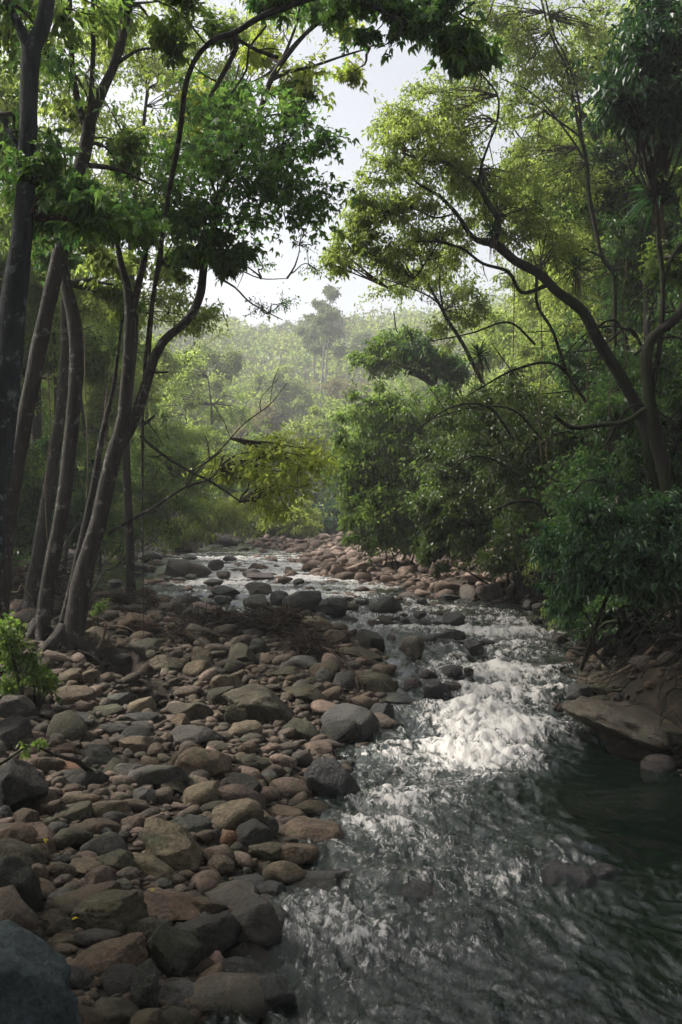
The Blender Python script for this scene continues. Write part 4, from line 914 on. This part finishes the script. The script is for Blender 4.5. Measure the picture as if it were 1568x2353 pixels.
for k, (x_, y_, h_, r_, nb, lf, L_) in enumerate([(-5.2,5.2,10,3.0,12,'lf_mid',.13),(-5.8,-1.5,11,3.4,12,'lf_mid',.13),(-8.5,1.5,11,3.2,14,'lf_mid',.14),(-9,-6,12,3.6,14,'lf_mid',.15),(-5.5,-9,12,3.6,14,'lf_mid',.15),(-11,8,11,3.2,12,'lf_mid',.14),(5.8,4.6,9.5,3.0,12,'lf_dark',.13),(-4.6,9.3,10.5,2.6,9,'lf_mid',.12)]):  # canopy trees added, nearly all out of view, to shade the foreground
    wild('tree', 'tree '+['added for shade, arching over the stone bed behind the viewer','added for shade farther behind the viewer on the shaded bank','added for shade, rearmost on the shaded bank','added for shade deepest in the wood behind the viewer','added for shade beside the thick trunk out of the river light','added for shade farther behind the viewer over the stones','added for shade, overhanging the near pool from the root bank side','added for shade between the thick trunk and the shaded stones'][k], x_, y_, h_, r_, nb, lf, L_, GL, 'bark', ntw=80, lpt=24, low=.3 if y_ < 9 else .62, lean=(.5 if x_ < 0 else -.4, 0))
# thin understory stems on the left
for k, (x0, y0, x1, y1, d, w_) in enumerate([(20,1330,45,500,16,16),(60,1300,100,420,19,14),(118,1290,110,520,20,13),(150,1290,190,520,23,12),(205,1260,180,540,25,10),(8,1350,-10,420,13,14),(230,1250,250,640,27,9),(40,1310,10,640,22,10)]):
    tree('tree', ['bare pole trunk standing in the gloom behind the thick trunk','slanting pole trunk between two mottled trunks','straight thin trunk behind the mottled tree','pale thin trunk in the left wood gap','twisted thin trunk near the channel','dark trunk at the very frame edge','slight trunk beside the bamboo-like thicket','crooked pole crossing the gloom'][k].replace('left wood', 'wood'), d,
         [(x0,y0,w_),((x0*2+x1)/3+random.uniform(-16,16),(y0*2+y1)/3,w_*.9),((x0+2*x1)/3+random.uniform(-16,16),(y0+2*y1)/3,w_*.7),(x1,y1,w_*.45)], [], [(x1,y1,90,60,.3,.8,20)], M['bark'], M['lf_mid'], group=GL, L=.1, sides=8, step=.2)

# ---------------------------------------------------------------- bushes
GB = 'bushes along the banks'
def bush(label, blobs, depth, leaf, L, bark='bark_moss', leaf2=None, limb=.02, lk='simple', wid=.45, lpt=26, stems=4, name='bush'):
    xs = [b[0] for b in blobs]; ys = [b[1]+b[3] for b in blobs]
    x0 = np.mean(xs); p = px(x0, 1180, depth)
    while 8 < depth < 40 and poly_sd(WPw, np.array([p[0]]), np.array([depth]))[0] < .35: p[0] += .1 if x0 > 700 else -.1
    z0 = g1(p[0], depth); base = (p[0], depth, z0-.05)
    root = empty(name, base, label, 'bush', GB); mb = MB(); an = []
    for s in range(stems):
        b = blobs[random.randrange(len(blobs))]; t = px(b[0], b[1], depth+b[4]); q = np.array(base)+np.array([random.uniform(-.5, .5), random.uniform(-.3, .3), 0])
        if t[2] < base[2]+.3: t[2] = base[2]+.3
        ml = np.linalg.norm(t-q); k1 = q+(t-q)*.3+rng.normal(size=3)*ml*.09+np.array([0, 0, .1*ml]); k2 = q+(t-q)*.65+rng.normal(size=3)*ml*.09+np.array([0, 0, .08*ml]); tube(mb, [q, k1, k2, t], [.024, .018, .012, .005], 6, .12, rough=.2); an.append(spline([q, k1, k2, t], [0]*4, .2)[0])
    mb.build('stem', M[bark], root, base, smooth=True); cb = MB()
    for b in blobs:
        d = depth+b[4]; crown_blob(cb, px(b[0], b[1], d), (b[2]/F*d, b[5], b[3]/F*d), np.vstack(an), int(b[6]*(1.8 if depth > 10.5 and b[6] > 20 else 1)), L, b[7] if len(b) > 7 else lpt, lk, limb, twig=.005, wid=wid, lmi=2 if len(b) > 8 else 0, hang=.08)
    if depth > 14:                                # ragged outline
        for b in list(blobs):
            for _ in range(3):
                t_ = random.uniform(-.4, 3.5); q_ = random.uniform(.28, .45); cc = px(b[0]+b[2]*1.05*math.cos(t_), b[1]-b[3]*1.1*math.sin(t_), depth+b[4]+random.uniform(-.5, .2))
                crown_blob(cb, cc, (q_*b[2]/F*depth, q_*b[5], q_*b[3]/F*depth*1.3), np.vstack(an), 16, L, 18, lk, limb*.5, twig=.005, wid=wid)
    cb.build('foliage', [M[leaf], M['twig'], M[leaf2 or leaf]], root, base); return root
bush('big glossy-leaved bush overhanging the far gravel bar', [(860,1010,90,80,0,1.2,80),(800,1060,60,60,.3,1.0,50),(900,1120,90,80,0,1.2,90),(960,1020,90,90,0,1.2,90),(870,1190,70,50,0,1,60),(1000,1120,80,80,-1,1.2,90),(820,1130,50,50,.5,.9,40),(880,1230,60,34,0,.9,50),(940,1240,60,34,0,.9,50),(1000,1230,60,40,-.6,.9,50),(940,950,90,60,0,1.2,70),(960,1200,60,40,0,.9,46)], 24, 'lf_mid', .12, leaf2='lf_lime')
bush('silvery shiny bush drooping to the water past the umbrella tree', [(1060,1180,70,60,0,.9,80),(1020,1240,50,50,-.3,.8,60),(1110,1230,60,50,-.3,.8,60),(1090,1110,80,60,.3,1,80),(1010,1180,50,50,0,.8,50),(1000,1290,24,34,-.3,.4,16),(1150,1150,70,70,0,1,70),(1050,1040,80,60,.5,1,70)], 18.5, 'lf_shiny', .095)
bush('dark thicket under the leaning mossy tree', [(1180,1040,90,90,0,1,80),(1260,1100,90,90,-.3,1,80),(1220,1210,80,70,-.3,.9,70),(1290,990,90,80,.3,1,70),(1180,930,90,70,.5,1,70),(1360,1060,80,90,0,1,60),(1080,950,70,60,1,1,60),(1160,1290,50,50,-.2,.7,34)], 16.5, 'lf_shiny', .09, leaf2='lf_dark')
bush('sombre shrub in the darkest part of the bank', [(1400,1100,90,80,0,1,60),(1480,1050,80,90,0,1,60),(1530,1130,70,80,0,.9,50),(1330,1180,70,60,0,.8,50),(1420,950,90,80,.4,1,50),(1540,930,60,80,.3,.9,40),(1460,830,80,70,.6,1,40)], 13.8, 'lf_dark', .09)
bush('bluish green broad-leaved shrub hanging over the root bank', [(1400,1230,80,60,0,.7,80),(1480,1220,80,60,0,.7,80),(1550,1260,60,70,-.3,.7,70),(1340,1290,60,50,0,.6,60),(1420,1310,80,50,-.2,.6,70),(1500,1320,70,50,-.3,.6,60),(1300,1370,40,34,0,.4,30),(1290,1250,60,40,.3,.6,40),(1370,1190,60,40,0,.6,40),(1540,1180,60,50,0,.6,46)], 10.8, 'lf_teal', .105, wid=.36, lpt=19)
bush('small lime fern clump by the two round stones at the root bank', [(1300,1400,36,36,0,.3,26),(1260,1280,50,40,1.5,.5,30),(1190,1255,40,24,3,.5,22)], 13.5, 'lf_lime', .06)
bush('feathery green thicket along the calm green channel', [(330,1130,80,80,0,1.3,70),(290,1200,60,50,-1,1,50),(400,1180,60,50,.5,1,50),(350,1040,80,70,1,1.3,60),(450,1090,70,60,2,1.3,60),(280,1090,60,70,0,1.2,50)], 26, 'lf_mid', .14, leaf2='lf_lime', wid=.22)
bush('bright bush at the river bend above the pink boulders', [(470,1190,60,40,0,1.4,60),(420,1210,50,30,-1,1.2,40),(530,1180,50,40,1,1.4,50)], 37, 'lf_fresh', .17)
bush('pale fern-green bank bush at the very end of the river', [(600,1200,60,30,0,1.6,70),(660,1195,60,34,0,1.6,70),(560,1190,50,36,1,1.5,50),(690,1205,40,26,-1,1.3,40)], 46, 'lf_fresh', .2)
bush('bluish bush closing the river behind the gravel bar', [(760,1195,60,36,0,1.6,70),(820,1200,60,34,0,1.6,60),(720,1180,50,40,1.5,1.5,50),(790,1140,70,50,2,1.7,60)], 49, 'lf_teal', .2, leaf2='lf_mid')
bush('yellow-tipped leafy plant growing at the foot of the thick trunk', [(10,1480,60,40,0,.25,46),(50,1540,56,34,0,.25,40),(90,1570,46,28,0,.2,30),(0,1570,60,40,0,.25,40),(20,1440,40,26,.2,.2,22)], 9.3, 'lf_mid', .06, lk='simple', wid=.5, lpt=14, limb=.006, leaf2='lf_mid')
bush('little bright seedling between the pink stones', [(80,1712,22,14,0,.08,8),(60,1725,18,10,0,.06,5)], 7.1, 'lf_mid', .045, lpt=8, stems=2, limb=.003)
bush('tiny green sprout beside the dark pool', [(325,1562,7,18,0,.04,3),(328,1578,8,10,0,.04,2)], 10.9, 'lf_lime', .05, lpt=6, stems=1, limb=.003)
bush('dim shrub below the trunks on the shaded bank', [(60,1220,80,60,0,.9,50),(10,1150,70,90,0,.9,46),(120,1180,60,60,1,.9,40),(100,1080,70,70,1,.9,36),(60,1280,70,34,-1,.8,30),(200,1150,50,70,2,.9,40),(215,1230,40,40,1,.7,26)], 17, 'lf_dark', .10)
bush('small green tuft behind the leaning tree foot', [(215,1400,24,16,0,.2,12),(240,1245,16,18,4,.3,12)], 13, 'lf_mid', .06)

# ---------------------------------------------------------------- middle distance and the hill
GM = 'trees at the foot of the hill'
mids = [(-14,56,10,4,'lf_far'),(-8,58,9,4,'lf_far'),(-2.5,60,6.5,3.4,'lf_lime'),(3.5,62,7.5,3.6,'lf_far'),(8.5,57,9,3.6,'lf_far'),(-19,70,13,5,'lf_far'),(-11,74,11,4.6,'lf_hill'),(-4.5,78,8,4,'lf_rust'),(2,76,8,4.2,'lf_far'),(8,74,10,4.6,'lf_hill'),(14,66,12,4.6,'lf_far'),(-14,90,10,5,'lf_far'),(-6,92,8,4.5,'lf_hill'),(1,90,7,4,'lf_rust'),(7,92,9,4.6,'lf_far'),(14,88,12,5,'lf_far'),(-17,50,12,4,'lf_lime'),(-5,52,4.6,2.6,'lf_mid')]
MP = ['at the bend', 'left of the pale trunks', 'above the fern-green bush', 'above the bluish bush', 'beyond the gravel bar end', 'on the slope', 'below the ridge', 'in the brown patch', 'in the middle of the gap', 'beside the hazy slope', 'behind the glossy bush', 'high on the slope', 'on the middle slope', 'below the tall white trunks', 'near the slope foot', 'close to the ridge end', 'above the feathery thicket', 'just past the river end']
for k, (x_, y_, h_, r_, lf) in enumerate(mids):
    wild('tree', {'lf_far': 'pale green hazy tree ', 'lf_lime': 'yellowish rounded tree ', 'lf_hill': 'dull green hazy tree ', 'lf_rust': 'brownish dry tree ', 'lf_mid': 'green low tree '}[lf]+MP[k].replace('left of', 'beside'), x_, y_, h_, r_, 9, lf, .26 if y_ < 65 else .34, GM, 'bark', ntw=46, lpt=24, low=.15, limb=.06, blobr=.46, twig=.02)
GE = 'tall eucalypts on the hill'
def euc(x_, y_, h_, label, low=.55, r=1.6, nb=7, lean=0):
    z0 = g1(x_, y_); base = (x_, y_, z0-.2); root = empty('eucalyptus_tree', base, label, 'tree', GE); mb = MB()
    P = [np.array([x_, y_, z0-.2]), np.array([x_+lean*.4, y_, z0+h_*.4]), np.array([x_+lean*.8+.2, y_, z0+h_*.8]), np.array([x_+lean, y_, z0+h_])]
    tube(mb, P, [.13, .11, .07, .02], 7, 1.0, rough=.06); mb.build('trunk', M['bark_pale'], root, base, smooth=True)
    cb = MB(); an = spline(P, [0]*4, 1.0)[0]
    for k in range(nb):
        u = low+(1-low)*(k+.5)/nb; a_ = k*2.4; rr = r*random.uniform(.5, 1.1)*(1.1-.5*(u-low)/(1-low))
        c = np.array([x_+lean*u+math.cos(a_)*rr, y_+math.sin(a_)*rr, z0+h_*u]); crown_blob(cb, c, (rr*.75, rr*.75, rr*.6), an, 26, .42, 14, limb=.06, twig=.02, spread=.5)
    cb.build('crown', [M['lf_euc'], M['twig']], root, base)
for k, (dx_, y_, top, lb) in enumerate([(745,108,655,'tallest eucalypt with white bare trunk above the hill gap'),(722,112,720,'eucalypt standing close beside the tallest one'),(735,104,700,'thin pale trunk crowded against the tallest eucalypt'),(655,165,740,'round-topped eucalypt on the skyline'),(690,160,738,'twin-crowned eucalypt between the round one and the tall ones'),(610,168,748,'lone open eucalypt on the skyline'),(525,160,728,'broad domed eucalypt near the end of the ridge'),(490,165,745,'small domed eucalypt beside the broad one'),(560,170,755,'shortest eucalypt of the skyline'),(790,150,735,'eucalypt rising behind the yellow canopy'),(840,120,770,'bare white trunk low on the slope near the bright canopy'),(855,124,780,'second white trunk low on the slope'),(455,168,742,'dim domed eucalypt half behind the bent limb'),(765,140,715,'slim eucalypt behind the tallest one')]):
    x_ = (dx_-CX)/F*y_; z0 = g1(x_, y_); ht = H-(top-CY)/F*y_-z0
    euc(x_, y_, max(ht, 5), lb, low=.62 if k < 3 or k in (10, 11) else .45, r=1.5 if k < 3 else 2.2, lean=random.uniform(-.8, .8))
hb = MB()
for k in range(1150):
    y_ = random.uniform(62, 175); x_ = random.uniform(-.36, .30)*y_*1.25
    z_ = g1(x_, y_); rr = random.uniform(1.4, 2.9)
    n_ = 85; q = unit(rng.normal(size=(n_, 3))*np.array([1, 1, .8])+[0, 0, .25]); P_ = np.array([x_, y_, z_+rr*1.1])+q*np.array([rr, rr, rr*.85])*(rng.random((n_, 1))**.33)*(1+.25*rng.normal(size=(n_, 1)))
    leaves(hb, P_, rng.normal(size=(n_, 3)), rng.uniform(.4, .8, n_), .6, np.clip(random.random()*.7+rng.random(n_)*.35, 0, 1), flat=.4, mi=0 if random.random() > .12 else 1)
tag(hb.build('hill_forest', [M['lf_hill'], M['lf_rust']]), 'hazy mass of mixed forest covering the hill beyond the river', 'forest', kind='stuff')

# ---------------------------------------------------------------- air plants, roots, driftwood
def airplant(label, x_, y_, d, Lm, n, ad=.9, dead=26):
    c = px(x_, y_, d); root = empty('air_plant', tuple(c), label, 'air plant', 'air plants on the leaning trees'); mb = MB()
    for k in range(n):
        a_ = random.uniform(0, 6.28); e_ = random.uniform(-.25, 1.35); v = np.array([math.cos(a_)*math.cos(e_), math.sin(a_)*math.cos(e_), math.sin(e_)]); ln = Lm*random.uniform(.7, 1.1)
        t = np.linspace(0, 1, 7)[:, None]; P = c+v*ln*t-np.array([0, 0, 1])*ln*.42*t**2.2; s = unit(np.cross(v, [0, 0, 1.0])); wdt = ln*.035*np.sin(np.pi*np.clip(t*.92+.1, 0, 1))**.6
        V = np.stack([P-s*wdt, P-np.array([0, 0, 1])*wdt*.5, P+s*wdt], 1).reshape(-1, 3); f = []
        for i_ in range(6):
            b = i_*3; f += [[b, b+1, b+4, b+3], [b+1, b+2, b+5, b+4]]
        mb.add(V, f, random.random())
    mb.build('leaves', M['lf_teal'], root, tuple(c)); mb = MB()
    for k in range(dead):
        a_ = random.uniform(0, 6.28); ln = Lm*random.uniform(.6, 1.2); q = np.array([math.cos(a_), math.sin(a_), 0])*Lm*.12
        tube(mb, [c+q*.3, c+q-np.array([0, 0, .3*ln]), c+q*1.3-np.array([0, 0, ln])], [.006, .008, .003], 3, cap=False)
    mb.build('dry_strands', M['dead'], root, tuple(c))
airplant('largest spiky air plant with hanging dry strands on the stout mossy trunk', 1512, 455, 11.9, .50, 90)
airplant('spiky air plant with brown base on the slim tilted tree', 1102, 820, 18.8, .55, 60)
airplant('dark spiky air plant at the fork of the leaning mossy tree', 1134, 535, 13.1, .34, 60, dead=8)
airplant('air plant with ragged beard along the leaning mossy trunk', 1304, 505, 14.6, .36, 60)
airplant('lower bearded air plant close above the leaning mossy trunk', 1325, 620, 14.2, .36, 60)
airplant('small spiky tuft in the high fork of the grey canopy tree', 285, 25, 10.9, .32, 50, dead=4)
def woodthing(name, label, cat, lines, d, matn, group=None, rough=.15, sides=7):
    Ps = []; mb = MB(); base = None
    for ln in lines:
        P, R = wpts(ln, d)
        if base is None: base = tuple(P[0])
        tube(mb, P, R, sides, .04, rough=rough)
    return tag(mb.build(name, M[matn], None, base, smooth=True), label, cat, group)
woodthing('root', 'thick gnarled root ending in a blunt knob above the dark stone', 'root', [[(1392,1500,30),(1420,1490,34),(1450,1474,38),(1490,1466,36),(1530,1448,30),(1600,1420,30)],[(1450,1474,20),(1462,1440,16),(1462,1395,13),(1464,1340,10)],[(1400,1492,26),(1388,1505,22),(1392,1516,14)]], 10.9, 'bark_moss', 'exposed roots of the bank')
woodthing('root', 'long straight pale root slanting down from the bank', 'root', [[(1390,1560,5),(1440,1535,8),(1475,1512,9),(1500,1488,9),(1520,1462,8),(1545,1440,7)],[(1440,1540,3),(1470,1560,3)]], 10.2, 'dead', 'exposed roots of the bank')
for k, (pts, lb) in enumerate([
    ([(1545,1400,14),(1560,1470,14),(1530,1560,12),(1515,1600,10),(1525,1640,9)],'curling outer root beside the frame edge'),
    ([(1480,1500,18),(1478,1540,16),(1475,1580,14),(1450,1610,16),(1440,1640,12)],'knotted hanging root above the mossy lump'),
    ([(1520,1470,22),(1500,1520,18),(1510,1560,15),(1490,1600,12),(1500,1660,9)],'forked dark root in the hollow of the bank'),
    ([(1568,1520,14),(1545,1545,12),(1530,1600,10),(1545,1650,8)],'pale twisted root low under the bank'),
    ([(1470,1560,10),(1500,1600,9),(1530,1640,8),(1568,1660,8)],'thin root trailing down to the huge tan rock'),
    ([(1430,1400,14),(1440,1440,14),(1425,1480,12),(1400,1500,10)],'bent root reaching toward the water'),
    ([(1500,1340,16),(1490,1400,15),(1500,1450,15),(1540,1480,14)],'upper root dropping from the bluish green shrub')]):
    woodthing('root', lb, 'root', [pts, [(p[0]+random.uniform(-14,14), p[1]+random.uniform(6,20), p[2]*.4) for p in pts]], 10.5+.12*k, 'bark_moss', 'exposed roots of the bank', .22)
woodthing('root', 'upright mossy root-trunk in pale light at the gravel bank edge', 'root', [[(1193,1225,14),(1196,1280,14),(1197,1330,16),(1203,1368,20)],[(1196,1300,8),(1185,1345,10),(1178,1385,6)],[(1240,1250,10),(1238,1310,12),(1244,1375,14)],[(1240,1300,8),(1262,1340,8),(1272,1372,5)]], 17.8, 'bark_moss')
woodthing('branch', 'arched dead branch bowing over the dark thicket', 'branch', [[(1144,1170,6),(1184,1153,9),(1234,1155,11),(1264,1185,13),(1309,1215,13),(1340,1250,12)],[(1174,1200,5),(1199,1232,9),(1240,1238,8),(1284,1236,6)],[(1274,1180,7),(1280,1220,8),(1272,1262,7)]], 14.8, 'bark_moss')
RT = MB(); rb_ = None
for k in range(230):
    y_ = random.uniform(8.2, 14.5); x_ = 3.0+random.uniform(.2, 1.6)+.0*y_; w_ = random.choice([.007, .010, .014, .022, .04]); P = []; R = []; off = random.uniform(.05, .3)
    for s in range(8):
        P.append((x_, y_, max(g1(x_, y_), W(y_)-.05)+off)); R.append(max(w_, .004))
        if poly_sd(WPw, np.array([x_]), np.array([y_]))[0] < .05: break
        x_ -= random.uniform(-.06, .26); y_ += random.uniform(-.3, .3); w_ *= .78; off = max(.0, off+random.uniform(-.15, .17))
    rb_ = rb_ or tuple(P[0])
    if len(P) > 2: tube(RT, P, R, 6, .07, rough=.25)
tag(RT.build('root_mass', M['bark_moss'], None, rb_, smooth=True), 'dense mat of thin dark roots covering the undercut bank', 'roots', kind='stuff')
bush('dark leafy ground plants draping the bank edge above the dark stone', [(1330,1430,50,34,.4,.4,40),(1400,1400,60,34,.3,.4,44),(1290,1390,40,26,.6,.4,26),(1470,1400,60,40,.2,.4,40),(1550,1380,50,50,.2,.4,36),(1560,1600,40,40,-1.4,.35,22),(1520,1480,60,50,-1,.4,36),(1450,1470,50,30,-.6,.35,26),(1350,1350,60,30,.8,.4,40)], 12.2, 'lf_dark', .07, limb=.008)
for k in range(16):                               # tangle of thin limbs in the shade
    x_ = random.uniform(1180, 1560); y_ = random.uniform(700, 1180); L_ = random.uniform(120, 280); s_ = random.choice([-1, -1, 1]); w_ = random.uniform(4, 9)
    woodthing('branch', 'thin dark arching branch in the shaded tangle above the root bank', 'branch', [[(x_, y_, w_), (x_+s_*L_*.25, y_-L_*random.uniform(.15, .4), w_*.9), (x_+s_*L_*.6, y_-L_*random.uniform(.1, .35), w_*.7), (x_+s_*L_, y_+L_*random.uniform(-.2, .4), w_*.35)], [(x_+s_*L_*.6, y_-L_*.22, w_*.4), (x_+s_*L_*.8, y_-L_*.5, w_*.25)]], random.uniform(12.6, 15), 'bark_moss', 'thin arching branches', .1, 6)
# flood debris: heaps of twigs caught on the stones
def tangle(label, x_, y_, rx, ry, n, d, hgt):
    c = px(x_, y_, d); mb = MB(); m = 6
    a = rng.normal(size=(n, 3))*np.array([rx/F*d*.5, ry/F*d*1.6, hgt*.4]); dirs = unit(rng.normal(size=(n, 3))*np.array([1, .7, .35])); ln = rng.uniform(.10, .55, (n, 1, 1)); t = np.linspace(-.5, .5, m)[None, :, None]
    C = c+a[:, None]+dirs[:, None]*ln*t+np.sin(t*7+rng.random((n, 1, 1))*6)*rng.normal(size=(n, 1, 3))*.02
    gr = ground(C[:, :, 0].ravel(), C[:, :, 1].ravel()).reshape(n, m)+.02; C[:, :, 2] = np.maximum(C[:, :, 2], gr)
    tubes_many(mb, C, rng.uniform(.0025, .010, (n, 1))*np.ones((1, m)), 4)
    o = mb.build('twig_tangle', M['debris']); return tag(o, label, 'driftwood', kind='stuff')
tangle('heap of brown flood twigs caught behind the smooth brown boulder', 520, 1420, 100, 11, 240, 13.6, .14)
tangle('ragged twig clump hanging on the grey-green boulder', 650, 1425, 34, 20, 420, 13.7, .16)
tangle('twig tangle on the stones beside the calm green channel', 290, 1378, 90, 12, 130, 16.2, .15)
tangle('small reddish twig clump by the rounded brown boulder', 712, 1480, 34, 10, 300, 12.0, .1)
tangle('brown brushwood heap on the shaded bank behind the trunks', 60, 1335, 100, 34, 800, 15.5, .3)
tangle('pale straw tuft spilling in front of the debris heap', 430, 1455, 50, 20, 150, 12.8, .15)
def stick(label, pts, d, mt='dead', g_='dry sticks on the stones'): woodthing('stick', label, 'stick', [pts], d, mt, g_, .1, 6)
stick('narrow bent white stick lying down across a brown boulder', [(430,1450,5),(462,1478,5),(474,1505,6),(483,1528,6),(478,1540,5),(484,1575,5)], 11.6)
stick('thick pale stick propped between the tan boulder and the pool stones', [(244,1440,8),(236,1470,8),(225,1490,9),(216,1512,8)], 11.8)
stick('grey broken stick lying at the dark pool', [(180,1495,6),(205,1505,7),(228,1520,8),(246,1540,6)], 11.3, 'bark')
stick('thin curved stick bending over the rusty stone', [(206,1526,4),(188,1530,4),(180,1545,4),(184,1562,4)], 10.9)
stick('long pale root-like stick crawling over the tan boulder', [(215,1415,4),(240,1425,5),(247,1438,5),(285,1440,4),(310,1452,3)], 12.2)
stick('bleached crooked stick on the shaded bank', [(0,1375,6),(20,1362,6),(42,1360,5),(50,1345,5),(75,1375,4)], 13.6)
stick('dry reed stem arching down past the round grey boulder', [(735,1480,4),(790,1520,4),(826,1560,4),(838,1600,3),(832,1632,3)], 10.9)
stick('second dry reed crossing the first over the sloping boulder', [(740,1488,3),(800,1500,3),(850,1515,3),(905,1535,2)], 11.2)
stick('fine dry stem slanting over the hunched boulder', [(820,1555,3),(870,1560,2),(905,1590,2)], 10.6)
stick('dry split stem beside the first reed', [(775,1490,3),(800,1530,3),(822,1575,3),(828,1625,2)], 10.8)
stick('white twig floating on the calm green channel', [(222,1326,2.5),(260,1328,2.5),(302,1329,2)], 17.5)
# hanging vines
for k, (x_, y0, y1, d, lb) in enumerate([(1348,720,960,13.5,'straight pale vine hanging in the dark thicket'),(1395,760,1000,13.2,'pale vine hanging beside the dead horizontal limb'),(1242,690,1060,15,'thin vine below the leaning mossy trunk'),(1258,1010,1120,14.5,'short vine over the arched dead branch'),(110,850,1250,13.5,'twisting vine between two mottled trunks'),(195,760,1180,13,'loose vine beside the upright mottled trunk'),(1440,600,900,13.6,'vine close behind the stout mossy trunk'),(1180,560,820,15,'vine under the air plant fork'),(248,880,1130,13,'slack vine behind the leaning trunk')]):
    woodthing('vine', lb, 'vine', [[(x_, y0, 3), (x_+random.uniform(-9, 9), y0*.66+y1*.34, 3), (x_+random.uniform(-9, 9), y0*.33+y1*.67, 3), (x_+random.uniform(-12, 12), y1, 2.5)]], d, 'dead', 'hanging vines', .05, 5)
# fallen leaves
for k, (x_, y_, lb) in enumerate([(345,2047,'fallen yellow leaf on the smooth undulating boulder'),(165,2112,'fallen yellow leaf beside the domed olive boulder'),(100,1932,'curled green-yellow leaf on the pale pinkish boulder')]):
    d = 6.0
    for _ in range(40): d = .5*d+.5*(H-g1((x_-CX)/F*d, d)-.16)*F/(y_-CY)
    mb = MB(); c = px(x_, y_, d-.02); leaves(mb, np.array([c]), np.array([[.7, .4, .2]]), .035, .5, np.array([.9]), kind='lobed')
    tag(mb.build('fallen_leaf', leaf_mat('fallen_leaf', (.3, .2, .03), (.4, .28, .04), (.45, .32, .05)), None, tuple(c)), lb, 'leaf', 'fallen leaves')

# ---------------------------------------------------------------- air
mb = MB(); x0, x1, y0, y1, z0, z1 = -1510, 1510, -310, 1610, -3, 60
z1 = 62; V = [(a, b, c) for a in (x0, x1) for b in (y0, y1) for c in (z0, z1)]
mb.add(V, [[0, 1, 3, 2], [4, 6, 7, 5], [0, 4, 5, 1], [2, 3, 7, 6], [0, 2, 6, 4], [1, 5, 7, 3]])
m, n, out = mat('haze_air'); pv = nd(n, 'ShaderNodeVolumePrincipled', {'Color': (.93, .95, 1.0, 1), 'Density': HAZE, 'Anisotropy': .3}); n.links.new(pv.outputs[0], out.inputs['Volume'])
tag(mb.build('haze', m), kind='stuff')
